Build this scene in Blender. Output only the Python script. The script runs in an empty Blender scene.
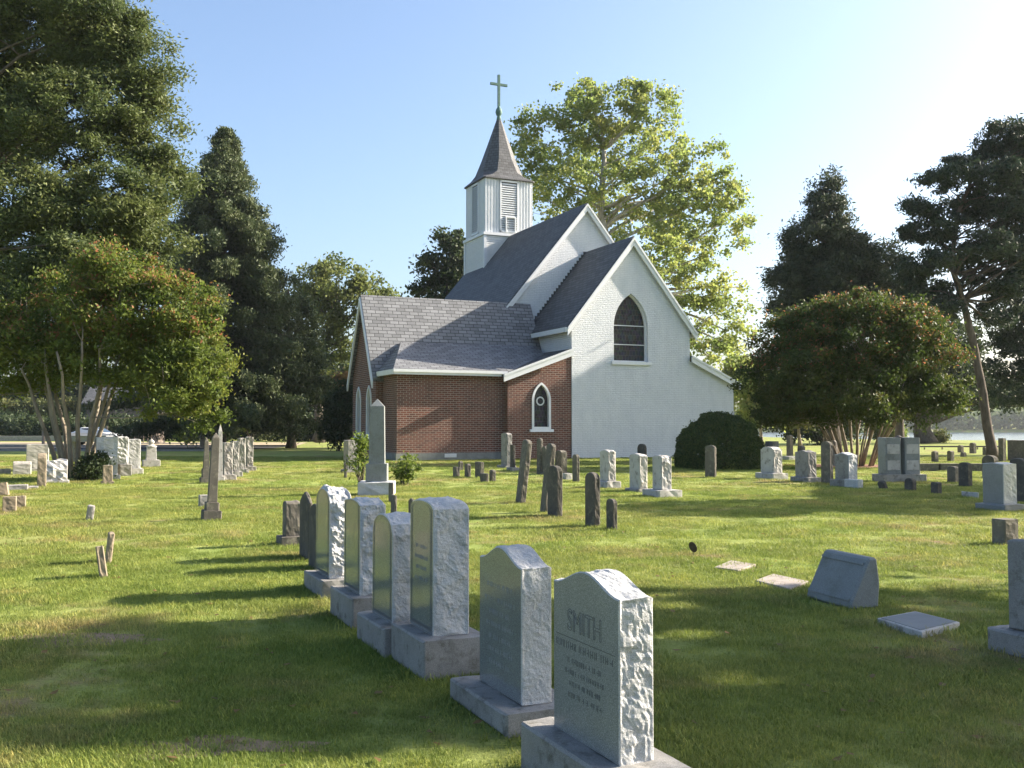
import bpy, bmesh, math, random
import numpy as np
from mathutils import Vector, Matrix, noise as mnoise
R = math.radians
SC = bpy.context.scene
COL = SC.collection
# ------------------------------------------------------------------ camera, sky, sun, exposure
F, HC, HOR = 1000.0, 1.6, 426.0
PIT = math.atan((HOR - 384) / F)
cam = bpy.data.cameras.new('camera'); cam.sensor_width = 36; cam.lens = F / 1024 * 36
cam.clip_start = .1; cam.clip_end = 6000
co = bpy.data.objects.new('camera', cam); COL.objects.link(co)
co.location = (0, 0, HC); co.rotation_euler = (R(90) + PIT, 0, 0)
SC.camera = co
SUN_AZ, SUN_EL = R(16.5), R(27.5)          # azimuth from +X towards +Y
SD = np.array([math.cos(SUN_EL)*math.cos(SUN_AZ), math.cos(SUN_EL)*math.sin(SUN_AZ), math.sin(SUN_EL)])
w = bpy.data.worlds.new('World'); SC.world = w; w.use_nodes = True
nt = w.node_tree; nt.nodes.clear()
sky = nt.nodes.new('ShaderNodeTexSky'); sky.sky_type = 'NISHITA'; sky.sun_disc = False
sky.sun_elevation = SUN_EL; sky.sun_rotation = R(90) - SUN_AZ
sky.air_density = 1.0; sky.dust_density = 2.9; sky.ozone_density = 2.7
bg = nt.nodes.new('ShaderNodeBackground'); bg.inputs[1].default_value = .09
wo = nt.nodes.new('ShaderNodeOutputWorld')
nt.links.new(sky.outputs[0], bg.inputs[0]); nt.links.new(bg.outputs[0], wo.inputs[0])
sl = bpy.data.lights.new('sun', 'SUN'); sl.energy = 5.0; sl.angle = R(.55); sl.color = (1, .89, .74)
so = bpy.data.objects.new('sun', sl); COL.objects.link(so); so.location = (60, 20, 60)
so.rotation_euler = Vector((-SD[0], -SD[1], -SD[2])).to_track_quat('-Z', 'Y').to_euler()
SC.view_settings.view_transform = 'Standard'; SC.view_settings.look = 'None'
SC.view_settings.exposure = 1.72; SC.view_settings.gamma = 1; SC.view_settings.use_curve_mapping = False
SC.render.engine = 'CYCLES'
SC.cycles.max_bounces = 6; SC.cycles.transparent_max_bounces = 4
SC.cycles.diffuse_bounces = 3; SC.cycles.glossy_bounces = 2; SC.cycles.transmission_bounces = 3

rng = np.random.default_rng(7); random.seed(7)
# ------------------------------------------------------------------ measuring helpers
def ray(px, py):
    x = (px-512)/F; y = -(py-384)/F
    return np.array([x, math.cos(PIT)-y*math.sin(PIT), math.sin(PIT)+y*math.cos(PIT)])
def gp(px, py, z=0.0):
    r = ray(px, py); t = (z-HC)/r[2]; return np.array([r[0]*t, r[1]*t, z])
def at(px, py, d):
    r = ray(px, py); return np.array([0, 0, HC]) + r*(d/r[1])
def zpx(py, d): return HC + ray(512, py)[2]/ray(512, py)[1]*d
def proj(P):
    P = np.asarray(P, float); zz = P[..., 2]-HC
    d = P[..., 1]*math.cos(PIT)+zz*math.sin(PIT); up = -P[..., 1]*math.sin(PIT)+zz*math.cos(PIT)
    d = np.where(d > .05, d, .05)
    return 512+F*P[..., 0]/d, 384-F*up/d
AL = R(24); CA, SA = math.cos(AL), math.sin(AL)
# ------------------------------------------------------------------ objects, things, tags
def tag(o, label=None, cat=None, group=None, kind=None):
    for k, v in (('label', label), ('category', cat), ('group', group), ('kind', kind)):
        if v: o[k] = v
    return o
def thing(name, label, cat, loc=(0, 0, 0), rz=0, group=None):
    o = bpy.data.objects.new(name, None); COL.objects.link(o); o.location = loc
    o.rotation_euler = (0, 0, rz); o.empty_display_size = .3
    return tag(o, label, cat, group)
def link(name, me, mats, parent=None):
    o = bpy.data.objects.new(name, me); COL.objects.link(o)
    for m in (mats if isinstance(mats, (list, tuple)) else [mats]): me.materials.append(m)
    if parent: o.parent = parent
    return o
class MB:
    def __init__(s): s.v = []; s.f = []; s.m = []
    def add(s, vs, fs, mi=0):
        b = len(s.v); s.v += [tuple(map(float, p)) for p in vs]
        s.f += [tuple(b+i for i in f) for f in fs]; s.m += [mi]*len(fs)
    def box(s, x0, x1, y0, y1, z0, z1, mi=0):
        s.add([(x0,y0,z0),(x1,y0,z0),(x1,y1,z0),(x0,y1,z0),(x0,y0,z1),(x1,y0,z1),(x1,y1,z1),(x0,y1,z1)],
              [(3,2,1,0),(4,5,6,7),(0,1,5,4),(1,2,6,5),(2,3,7,6),(3,0,4,7)], mi)
    def prism(s, pts, off, mi=0):          # polygon pts extruded by vector off
        n = len(pts); q = [tuple(np.add(p, off)) for p in pts]
        s.add(list(pts)+q, [tuple(range(n-1, -1, -1)), tuple(range(n, 2*n))]+[(i, (i+1) % n, (i+1) % n+n, i+n) for i in range(n)], mi)
    def frustum(s, cx, cy, z0, z1, a0, b0, a1, b1, mi=0):
        s.add([(cx-a0,cy-b0,z0),(cx+a0,cy-b0,z0),(cx+a0,cy+b0,z0),(cx-a0,cy+b0,z0),
               (cx-a1,cy-b1,z1),(cx+a1,cy-b1,z1),(cx+a1,cy+b1,z1),(cx-a1,cy+b1,z1)],
              [(3,2,1,0),(4,5,6,7),(0,1,5,4),(1,2,6,5),(2,3,7,6),(3,0,4,7)], mi)
    def tube(s, P, rad, n=7, mi=0):
        P = [np.array(p, float) for p in P]; rings = []
        for i, p in enumerate(P):
            t = P[min(i+1, len(P)-1)]-P[max(i-1, 0)]; t = t/(np.linalg.norm(t)+1e-9)
            a = np.cross(t, [0.3, 1, .1] if abs(t[2]) > .8 else [0, 0, 1]); a = a/(np.linalg.norm(a)+1e-9); b = np.cross(t, a)
            rings += [p+rad[i]*(math.cos(2*math.pi*k/n)*a+math.sin(2*math.pi*k/n)*b) for k in range(n)]
        fs = [(i*n+k, i*n+(k+1) % n, (i+1)*n+(k+1) % n, (i+1)*n+k) for i in range(len(P)-1) for k in range(n)]
        fs += [tuple(range(n-1, -1, -1)), tuple((len(P)-1)*n+k for k in range(n))]
        s.add(rings, fs, mi)
    def lathe(s, prof, n=12, c=(0, 0), mi=0):
        vs = [(c[0]+r*math.cos(2*math.pi*k/n), c[1]+r*math.sin(2*math.pi*k/n), z) for r, z in prof for k in range(n)]
        m = len(prof)
        fs = [(i*n+k, i*n+(k+1) % n, (i+1)*n+(k+1) % n, (i+1)*n+k) for i in range(m-1) for k in range(n)]
        fs += [tuple(range(n-1, -1, -1)), tuple((m-1)*n+k for k in range(n))]
        s.add(vs, fs, mi)
    def mesh(s, name, smooth=False, uv=False, bevel=0, recalc=True):
        me = bpy.data.meshes.new(name); me.from_pydata(s.v, [], s.f)
        for p, mi in zip(me.polygons, s.m): p.material_index = mi
        if recalc or bevel:
            bm = bmesh.new(); bm.from_mesh(me)
            if bevel:
                bmesh.ops.remove_doubles(bm, verts=bm.verts, dist=1e-5)
                bmesh.ops.bevel(bm, geom=bm.edges[:], offset=bevel, segments=1, affect='EDGES', clamp_overlap=True)
            bmesh.ops.recalc_face_normals(bm, faces=bm.faces); bm.to_mesh(me); bm.free()
        if smooth: me.polygons.foreach_set('use_smooth', [True]*len(me.polygons))
        if uv: auto_uv(me)
        return me
    def build(s, name, mats, parent=None, **k): return link(name, s.mesh(name, **k), mats, parent)
def auto_uv(me):
    uvl = me.uv_layers.new(name='UVMap').data
    for p in me.polygons:
        n = p.normal
        h = Vector((0, 0, 1)).cross(n)
        h = h.normalized() if h.length > 1e-3 else Vector((1, 0, 0))
        s = n.cross(h)
        for li in p.loop_indices:
            c = me.vertices[me.loops[li].vertex_index].co
            uvl[li].uv = (c.dot(h), c.dot(s))
# ------------------------------------------------------------------ materials
class NT:
    def __init__(s, name):
        s.m = bpy.data.materials.new(name); s.m.use_nodes = True; s.t = s.m.node_tree; s.t.nodes.clear()
        s.out = s.n('ShaderNodeOutputMaterial')
    def n(s, ty, **kw):
        x = s.t.nodes.new(ty)
        for k, v in kw.items(): setattr(x, k, v)
        return x
    def l(s, a, b): s.t.links.new(a, b)
    def coord(s, kind='Object', scale=None):
        c = s.n('ShaderNodeTexCoord').outputs[kind] if kind != 'World' else s.n('ShaderNodeNewGeometry').outputs['Position']
        if scale:
            mp = s.n('ShaderNodeMapping'); mp.inputs['Scale'].default_value = scale if isinstance(scale, tuple) else (scale,)*3
            s.l(c, mp.inputs[0]); c = mp.outputs[0]
        return c
    def noise(s, c, scale, detail=4, rough=.55):
        x = s.n('ShaderNodeTexNoise'); x.inputs['Scale'].default_value = scale; x.inputs['Detail'].default_value = detail
        x.inputs['Roughness'].default_value = rough; s.l(c, x.inputs['Vector']); return x.outputs[0]
    def ramp(s, fac, *stops):
        x = s.n('ShaderNodeValToRGB'); e = x.color_ramp.elements
        while len(e) < len(stops): e.new(.5)
        for k, (p, c) in zip(e, stops): k.position = p; k.color = (*c, 1) if len(c) == 3 else c
        s.l(fac, x.inputs[0]); return x.outputs[0]
    def mix(s, fac, a, b, blend='MIX'):
        x = s.n('ShaderNodeMix', data_type='RGBA', blend_type=blend)
        for v, i in ((fac, 0), (a, 6), (b, 7)):
            if isinstance(v, (int, float)): x.inputs[i].default_value = v
            elif isinstance(v, tuple): x.inputs[i].default_value = (*v, 1)
            else: s.l(v, x.inputs[i])
        return x.outputs[2]
    def math(s, op, a, b=0.0):
        x = s.n('ShaderNodeMath', operation=op)
        for v, i in ((a, 0), (b, 1)):
            if isinstance(v, (int, float)): x.inputs[i].default_value = v
            else: s.l(v, x.inputs[i])
        return x.outputs[0]
    def bump(s, h, strength=.5, dist=.02):
        x = s.n('ShaderNodeBump'); x.inputs['Strength'].default_value = strength; x.inputs['Distance'].default_value = dist
        s.l(h, x.inputs['Height']); return x.outputs[0]
    def pbr(s, col, rough=.8, normal=None, spec=.4, metal=0):
        b = s.n('ShaderNodeBsdfPrincipled')
        if isinstance(col, tuple): b.inputs['Base Color'].default_value = (*col, 1)
        else: s.l(col, b.inputs['Base Color'])
        if isinstance(rough, (int, float)): b.inputs['Roughness'].default_value = rough
        else: s.l(rough, b.inputs['Roughness'])
        b.inputs['Specular IOR Level'].default_value = spec; b.inputs['Metallic'].default_value = metal
        if normal: s.l(normal, b.inputs['Normal'])
        s.l(b.outputs[0], s.out.inputs[0]); return s.m
def m_stone(name, c1, c2, c3=None, speck=0, rough=.85, bump=.5, bs=30, bd=.006, spec=.3, big=3.0):
    m = NT(name); c = m.coord('World'); 
    n1 = m.noise(c, big, 6, .65); col = m.ramp(n1, (.3, c1), (.68, c2))
    if c3: col = m.mix(m.ramp(m.noise(c, big*2.7, 5, .7), (.52, (0,0,0)), (.66, (1,1,1))), col, c3)
    if speck:
        sp = m.noise(c, 260, 2, .6); col = m.mix(speck, col, m.ramp(sp, (.38, (.05,.05,.06)), (.5, (.33,.34,.35)), (.63, (.75,.75,.74))), 'OVERLAY')
    h = m.noise(c, bs, 8, .7)
    return m.pbr(col, rough, m.bump(h, bump, bd), spec)
M = {}
M['granite_polished'] = m_stone('granite_polished', (.185,.193,.195), (.235,.243,.245), speck=.6, rough=.11, bump=.02, bs=200, bd=.001, spec=.8)
M['granite_dull'] = m_stone('granite_dull', (.215,.223,.225), (.265,.273,.273), speck=.65, rough=.36, bump=.06, bs=180, bd=.001, spec=.5)
M['granite_rock'] = m_stone('granite_rock', (.44,.445,.45), (.60,.60,.59), speck=.4, rough=.8, bump=1, bs=30, bd=.02)
M['granite_base'] = m_stone('granite_base', (.21,.20,.185), (.30,.29,.27), (.14,.13,.11), speck=.35, rough=.7, bump=.5, bs=40, bd=.006)
M['granite_obelisk'] = m_stone('granite_obelisk', (.19,.205,.20), (.25,.265,.26), (.17,.18,.165), speck=.4, rough=.6, bump=.2, bs=90, bd=.003, big=1.3)
M['marble'] = m_stone('marble', (.36,.345,.32), (.48,.465,.44), (.22,.205,.185), rough=.7, bump=.4, bs=40, bd=.004)
M['marble_grey'] = m_stone('marble_grey', (.23,.218,.20), (.35,.335,.31), (.13,.122,.108), rough=.8, bump=.5, bs=40, bd=.004)
M['old_stone'] = m_stone('old_stone', (.085,.078,.066), (.155,.14,.118), (.21,.195,.15), rough=.95, bump=.8, bs=35, bd=.006)
M['dark_stone'] = m_stone('dark_stone', (.06,.056,.05), (.11,.10,.085), (.155,.14,.105), rough=.95, bump=.8, bs=35, bd=.006)
M['tan_stone'] = m_stone('tan_stone', (.20,.165,.12), (.30,.245,.17), (.13,.11,.08), rough=.95, bump=.6, bs=35, bd=.006)
M['ledger'] = m_stone('ledger', (.27,.235,.20), (.36,.315,.28), (.22,.195,.175), rough=.9, bump=.4, bs=50, bd=.004)
M['slate_plaque'] = m_stone('slate_plaque', (.10,.115,.125), (.15,.165,.17), rough=.45, bump=.3, bs=60, bd=.003, spec=.3)
M['concrete'] = m_stone('concrete', (.22,.215,.20), (.33,.32,.30), (.16,.16,.14), rough=.9, bump=.4, bs=30, bd=.004)
M['letter_cut'] = m_stone('letter_cut', (.085,.09,.092), (.11,.115,.116), rough=.8)
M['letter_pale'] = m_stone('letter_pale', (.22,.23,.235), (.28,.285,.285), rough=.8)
def m_brick(name, cols, mortar, row=.095, wid=.29, bump=.6, bd=.012, paint=False):
    m = NT(name); uv = m.coord('UV')
    b = m.n('ShaderNodeTexBrick'); m.l(uv, b.inputs['Vector'])
    for k, v in (('Scale', 1), ('Mortar Size', .013), ('Mortar Smooth', .25), ('Bias', -.1), ('Brick Width', wid), ('Row Height', row)): b.inputs[k].default_value = v
    b.inputs['Color1'].default_value = (*cols[0], 1); b.inputs['Color2'].default_value = (*cols[1], 1); b.inputs['Mortar'].default_value = (*mortar, 1)
    n = m.noise(m.coord('UV', (1, .35, 1)), 2.2, 8, .75); col = m.mix(.5 if paint else .35, b.outputs[0], m.ramp(n, (.3, cols[2]), (.7, cols[3])), 'MIX' if paint else 'OVERLAY')
    h = m.math('ADD', m.math('MULTIPLY', b.outputs[1], -1.0), m.math('MULTIPLY', m.noise(uv, 9, 8, .75), .9 if paint else .5))
    return m.pbr(col, .65 if paint else .9, m.bump(h, bump, bd), .3)
M['brick'] = m_brick('brick', ((.160,.064,.045), (.088,.043,.035), (.26,.25,.24), (.74,.72,.70)), (.30,.25,.21))
M['white_brick'] = m_brick('white_brick', ((.75,.78,.82), (.70,.73,.77), (.56,.59,.63), (.79,.81,.84)), (.58,.61,.65), bump=.9, bd=.04, paint=True)
def m_slate(name, row=.2, wid=.43, k=1.0):
    m = NT(name); uv = m.coord('UV'); b = m.n('ShaderNodeTexBrick'); m.l(uv, b.inputs['Vector'])
    for kk, v in (('Scale', 1), ('Mortar Size', .016), ('Mortar Smooth', .1), ('Bias', -.1), ('Brick Width', wid), ('Row Height', row)): b.inputs[kk].default_value = v
    b.inputs['Color1'].default_value = (.118*k,.122*k,.128*k, 1); b.inputs['Color2'].default_value = (.067*k,.07*k,.074*k, 1); b.inputs['Mortar'].default_value = (.03,.03,.033, 1)
    col = m.mix(.5, b.outputs[0], m.ramp(m.noise(uv, 1.1, 6, .7), (.3, (.36,.36,.36)), (.7, (.64,.64,.64))), 'OVERLAY')
    h = m.math('ADD', m.math('MULTIPLY', b.outputs[1], -1.0), m.math('MULTIPLY', m.noise(uv, 4, 4, .6), .4))
    return m.pbr(col, .62, m.bump(h, .6, .02), .35)
M['slate'] = m_slate('slate', k=.85); M['slate_small'] = m_slate('slate_small', .2, .33, .85); M['slate_lit'] = m_slate('slate_lit', .2, .45, 1.75)  # last one: paler slate copy, sunlight on the wing roof put into its colour
def m_plain(name, col, rough=.6, var=.12, sc=4.0, bump=.15, metal=0, spec=.4):
    m = NT(name); c = m.coord('Object'); n = m.noise(c, sc, 6, .65)
    a = tuple(x*(1-var) for x in col); b = tuple(min(1, x*(1+var)) for x in col)
    return m.pbr(m.ramp(n, (.3, a), (.7, b)), rough, m.bump(m.noise(c, sc*9, 5), bump, .004), spec, metal)
M['white_wood'] = m_plain('white_wood', (.72,.735,.75), .5, .05)
M['siding'] = m_plain('siding', (.70,.71,.71), .55, .06)
M['louver'] = m_plain('louver', (.58,.60,.61), .55, .08)
M['dark_void'] = m_plain('dark_void', (.03,.03,.035), .9)
M['copper'] = m_plain('copper', (.08,.16,.14), .7, .25, 6)
M['foundation'] = m_plain('foundation', (.20,.21,.20), .9, .25, 3)
M['iron'] = m_plain('iron', (.05,.045,.04), .6, .3)
M['bronze'] = m_plain('bronze', (.06,.05,.035), .45, .3, 20, metal=.6)
M['wood_grey'] = m_plain('wood_grey', (.24,.20,.16), .9, .3, 8)
M['house_wall'] = m_plain('house_wall', (.12,.10,.098), .85, .15)
M['red_wall'] = m_brick('red_wall', ((.30,.10,.075), (.20,.07,.055), (.3,.28,.26), (.7,.68,.66)), (.34,.3,.27))
M['car_paint'] = m_plain('car_paint', (.78,.78,.77), .25, .02, spec=.6)
M['tyre'] = m_plain('tyre', (.02,.02,.02), .9)
M['rim'] = m_plain('rim', (.45,.45,.46), .35, metal=.7)
M['car_glass'] = m_plain('car_glass', (.02,.025,.03), .06, .1, bump=0, spec=.8)
M['headlight'] = m_plain('headlight', (.6,.6,.58), .1, .05, bump=0, spec=.8)
def m_glass():
    m = NT('stained_glass'); uv = m.coord('UV')
    v = m.n('ShaderNodeTexVoronoi'); v.inputs['Scale'].default_value = 5.5; m.l(uv, v.inputs['Vector'])
    b = m.n('ShaderNodeTexBrick'); m.l(uv, b.inputs['Vector'])
    for k, x in (('Scale', 1), ('Mortar Size', .012), ('Brick Width', .17), ('Row Height', .26), ('Bias', 0)): b.inputs[k].default_value = x
    b.inputs['Color1'].default_value = (.010,.016,.03,1); b.inputs['Color2'].default_value = (.035,.028,.024,1); b.inputs['Mortar'].default_value = (.075,.08,.075,1)
    hsv = m.n('ShaderNodeHueSaturation'); hsv.inputs['Saturation'].default_value = .55; hsv.inputs['Value'].default_value = .1; m.l(v.outputs['Color'], hsv.inputs['Color'])
    return m.pbr(m.mix(.4, b.outputs[0], hsv.outputs[0]), .4, m.bump(b.outputs[1], .3, .01), .15)
M['glass'] = m_glass()
def m_bark(name, c1, c2, sc=6):
    m = NT(name); c = m.coord('Object'); mp = m.n('ShaderNodeMapping'); mp.inputs['Scale'].default_value = (1, 1, .25); m.l(c, mp.inputs[0])
    n = m.noise(mp.outputs[0], sc, 8, .7)
    return m.pbr(m.ramp(n, (.32, c1), (.66, c2)), .92, m.bump(n, .9, .05), .2)
M['bark'] = m_bark('bark', (.055,.045,.037), (.15,.125,.10)); M['bark_pine'] = m_bark('bark_pine', (.05,.042,.036), (.14,.112,.092))
M['bark_myrtle'] = m_bark('bark_myrtle', (.14,.115,.088), (.32,.275,.215), 5); M['bark_pale'] = m_bark('bark_pale', (.19,.17,.13), (.48,.45,.38), 3)
def m_leaf(name, *stops, trans=.35, rough=.6):
    m = NT(name); a = m.n('ShaderNodeAttribute', attribute_name='tint')
    n = len(stops); col = m.ramp(a.outputs['Fac'], *[(i/(n-1), c) for i, c in enumerate(stops)])
    d = m.n('ShaderNodeBsdfPrincipled'); m.l(col, d.inputs['Base Color']); d.inputs['Roughness'].default_value = rough; d.inputs['Specular IOR Level'].default_value = .25
    t = m.n('ShaderNodeBsdfTranslucent'); hs = m.n('ShaderNodeHueSaturation'); hs.inputs['Value'].default_value = 1.5; hs.inputs['Saturation'].default_value = 1.0; m.l(col, hs.inputs['Color']); m.l(hs.outputs[0], t.inputs[0])
    mx = m.n('ShaderNodeMixShader'); mx.inputs[0].default_value = trans; m.l(d.outputs[0], mx.inputs[1]); m.l(t.outputs[0], mx.inputs[2])
    m.l(mx.outputs[0], m.out.inputs[0]); return m.m
M['leaf_cedar'] = m_leaf('leaf_cedar', (.04,.062,.020), (.082,.108,.033), (.13,.148,.046), trans=.3)
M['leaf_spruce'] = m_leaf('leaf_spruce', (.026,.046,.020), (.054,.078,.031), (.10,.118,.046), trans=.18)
M['leaf_juniper'] = m_leaf('leaf_juniper', (.028,.046,.026), (.05,.068,.037), (.08,.094,.046), trans=.18)
M['leaf_pine'] = m_leaf('leaf_pine', (.02,.038,.024), (.034,.053,.03), (.052,.07,.036), trans=.16)
M['leaf_myrtle'] = m_leaf('leaf_myrtle', (.045,.07,.012), (.085,.118,.02), (.14,.162,.028), (.17,.11,.03), trans=.4)
M['leaf_myrtle_dark'] = m_leaf('leaf_myrtle_dark', (.024,.044,.010), (.046,.072,.014), (.078,.092,.02), (.11,.062,.024), trans=.36)
M['blossom'] = m_leaf('blossom', (.22,.085,.045), (.28,.12,.06), (.20,.13,.05), trans=.4)
M['leaf_sycamore'] = m_leaf('leaf_sycamore', (.105,.15,.04), (.165,.215,.055), (.235,.265,.072), (.285,.27,.08), trans=.5)
M['leaf_oak'] = m_leaf('leaf_oak', (.06,.085,.026), (.105,.13,.036), (.15,.165,.05), trans=.45)
M['leaf_dark'] = m_leaf('leaf_dark', (.02,.034,.014), (.035,.055,.02), (.055,.07,.024), trans=.25)
M['leaf_lime'] = m_leaf('leaf_lime', (.06,.095,.018), (.105,.15,.026), (.16,.19,.036), trans=.4)
M['leaf_olive'] = m_leaf('leaf_olive', (.07,.09,.03), (.11,.125,.04), (.15,.14,.05), trans=.35)
M['leaf_box'] = m_leaf('leaf_box', (.03,.056,.016), (.058,.09,.024), (.11,.135,.04), trans=.25)
M['leaf_brown'] = m_leaf('leaf_brown', (.14,.09,.035), (.19,.12,.045), (.15,.12,.05), trans=.35)
M['leaf_far'] = m_leaf('leaf_far', (.07,.11,.045), (.105,.145,.06), (.14,.17,.075), trans=.35)
def grass_col(m, pos, blade=False):
    big = m.noise(pos, .16, 5, .6); mid = m.noise(pos, .85, 5, .65); fine = m.noise(pos, 9, 4, .7)
    g = m.ramp(mid, (.28, (.145,.20,.048)), (.5, (.22,.275,.07)), (.72, (.31,.34,.11)))
    g = m.mix(m.ramp(big, (.40, (0,0,0)), (.66, (.6,.6,.6))), g, (.29,.28,.105))
    dry = m.math('MULTIPLY', m.ramp(m.noise(pos, .45, 6, .72), (.52, (0,0,0)), (.66, (1,1,1))), .72 if blade else .95)
    g = m.mix(dry, g, (.36,.285,.16) if blade else (.24,.17,.105))
    return g, fine
def m_ground():
    m = NT('lawn'); pos = m.coord('World'); g, fine = grass_col(m, pos)
    sp = m.noise(pos, 34, 3, .8)
    g = m.mix(.55, g, m.ramp(sp, (.3, (.22,.22,.2)), (.7, (.74,.74,.7))), 'OVERLAY')
    h = m.math('ADD', m.noise(pos, 40, 4, .8), m.math('MULTIPLY', m.noise(pos, 3, 3), 1.5))
    return m.pbr(g, .95, m.bump(h, .8, .03), .1)
M['lawn'] = m_ground()
def m_blade():
    m = NT('grass_blade'); pos = m.coord('World'); g, fine = grass_col(m, pos, True)
    a = m.n('ShaderNodeAttribute', attribute_name='tint')
    g = m.mix(.6, g, m.ramp(a.outputs['Fac'], (0, (.30,.36,.22)), (.5, (.5,.52,.42)), (.86, (.66,.62,.46)), (1, (.92,.78,.58))), 'OVERLAY')
    oi = m.n('ShaderNodeObjectInfo'); g = m.mix(1.0, g, m.ramp(oi.outputs['Random'], (0, (.58,.66,.55)), (.6, (.98,1,.9)), (.9, (1.2,1.18,1.1)), (1, (1.5,1.3,1.15))), 'MULTIPLY')
    d = m.n('ShaderNodeBsdfPrincipled'); m.l(g, d.inputs['Base Color']); d.inputs['Roughness'].default_value = .55; d.inputs['Specular IOR Level'].default_value = .25
    t = m.n('ShaderNodeBsdfTranslucent'); m.l(g, t.inputs[0])
    mx = m.n('ShaderNodeMixShader'); mx.inputs[0].default_value = .4; m.l(d.outputs[0], mx.inputs[1]); m.l(t.outputs[0], mx.inputs[2]); m.l(mx.outputs[0], m.out.inputs[0])
    return m.m
M['blade'] = m_blade()
M['asphalt'] = m_plain('asphalt', (.06,.06,.06), .95, .2, 2, spec=.08); M['sand'] = m_plain('sand', (.34,.27,.17), .95, .25, .5)
M['earth'] = m_plain('earth', (.20,.145,.09), .98, .3, 12, bump=.6); M['mulch'] = m_plain('mulch', (.17,.085,.04), .95, .35, 6)
def m_water():
    m = NT('water'); c = m.coord('World', (.5, 1.6, 1)); return m.pbr((.10,.14,.17), .12, m.bump(m.noise(c, 1.2, 5, .6), .35, .15), .6)
M['water'] = m_water()

# ------------------------------------------------------------------ setting: ground, road, water
def sheet(name, pts, z, mat, kind='structure'):
    mb = MB(); mb.add([(x, y, z) for x, y in pts], [tuple(range(len(pts)))])
    o = mb.build(name, mat, recalc=False); 
    if o.data.polygons[0].normal.z < 0: o.data.flip_normals()
    return tag(o, kind=kind)
shore = [(900, 96), (120, 104), (70, 110), (52, 113), (44, 118), (38, 135), (34, 170), (20, 300), (-60, 800), (-900, 1000)]
gm = MB(); land = [(-900, -120), (900, -120)]+shore
gm.add([(x, y, 0) for x, y in land], [tuple(range(len(land)))])
for (x0, y0), (x1, y1) in zip(shore[:-1], shore[1:]):
    gm.add([(x0, y0, 0), (x1, y1, 0), (x1+3, y1+4, -2.6), (x0+3, y0+4, -2.6)], [(0, 1, 2, 3)])
bmg = gm.mesh('ground'); 
bm = bmesh.new(); bm.from_mesh(bmg); bmesh.ops.triangulate(bm, faces=[f for f in bm.faces if len(f.verts) > 4]); bm.to_mesh(bmg); bm.free()
tag(link('ground', bmg, M['lawn']), kind='structure')
sheet('water', [(-600, 90), (2600, 90), (2600, 900), (-600, 900)], -1.7, M['water'])
fm = MB(); fx = [(-300, 640), (60, 600), (200, 540), (320, 505), (460, 520), (700, 480), (1500, 470), (2600, 480)]
for (x0, y0), (x1, y1) in zip(fx[:-1], fx[1:]):
    fm.add([(x0,y0,-2.2),(x1,y1,-2.2),(x1,y1+6,-.6),(x0,y0+6,-.6),(x1,y1+500,5),(x0,y0+500,5)], [(0,1,2,3),(3,2,4,5)])
tag(fm.build('far_shore', M['lawn']), kind='structure')
# the lane beyond the churchyard, its sandy verge and kerbs
sheet('road', [(-120, 64), (-18, 64), (-17, 78), (-120, 79)], .004, M['asphalt'])
sheet('road_verge', [(-120, 79.3), (-17, 78.3), (-20, 98), (-46, 100), (-120, 101)], .004, M['sand'])
k = MB(); k.box(-120, -18, 63.7, 64, 0, .11); k.box(-120, -17, 78.0, 78.3, 0, .13)
tag(k.build('road_kerb', M['concrete']), kind='structure')

FOOT = []      # footprints kept free of grass: cx, cy, rot, hx, hy
# ------------------------------------------------------------------ foliage helpers
def unit(n):
    v = rng.normal(size=(n, 3)); return v/np.linalg.norm(v, axis=1)[:, None]
def leaf_mesh(name, P, size, asp, tint, flat=0.0, droop=None):
    n = len(P)
    if n == 0: P = np.zeros((1, 3)); n = 1; tint = np.zeros(1)
    a = unit(n)
    if flat: a[:, 2] *= (1-flat); a /= np.linalg.norm(a, axis=1)[:, None]
    if droop is not None: a = a*.55+droop; a /= np.linalg.norm(a, axis=1)[:, None]
    b = np.cross(a, unit(n)); b /= (np.linalg.norm(b, axis=1)[:, None]+1e-9)
    s = size*(.65+.7*rng.random(n))[:, None]
    V = np.empty((n, 4, 3)); V[:, 0] = P-a*s*.5; V[:, 1] = P+b*s*asp*.5-a*s*.05; V[:, 2] = P+a*s*.5; V[:, 3] = P-b*s*asp*.5-a*s*.05
    me = bpy.data.meshes.new(name); me.vertices.add(4*n); me.loops.add(4*n); me.polygons.add(n)
    me.vertices.foreach_set('co', V.reshape(-1)); me.loops.foreach_set('vertex_index', np.arange(4*n, dtype=np.int32))
    me.polygons.foreach_set('loop_start', np.arange(0, 4*n, 4, dtype=np.int32)); me.polygons.foreach_set('loop_total', np.full(n, 4, np.int32))
    at_ = me.attributes.new('tint', 'FLOAT', 'FACE'); at_.data.foreach_set('value', np.clip(tint, 0, 1).astype(np.float32))
    me.update(); me.validate(); return me
def blob(px, py, rx, ry, d, dd=0, df=.9):
    c = at(px, py, d+dd); kx = (d+dd)/F; return (c, np.array([rx*kx, max(rx*df, 8)*kx, ry*kx]))
def clump_centres(blobs, n, inner=.35):
    vol = np.array([b[1].prod()**.75 for b in blobs]); cnt = np.maximum(1, (vol/vol.sum()*n)).astype(int); out = []
    for (c, r), k in zip(blobs, cnt):
        u = unit(k); rad = (inner**3+(1-inner**3)*rng.random(k))**(1/3)
        out.append(c+u*rad[:, None]*r)
    return np.concatenate(out)
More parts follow.
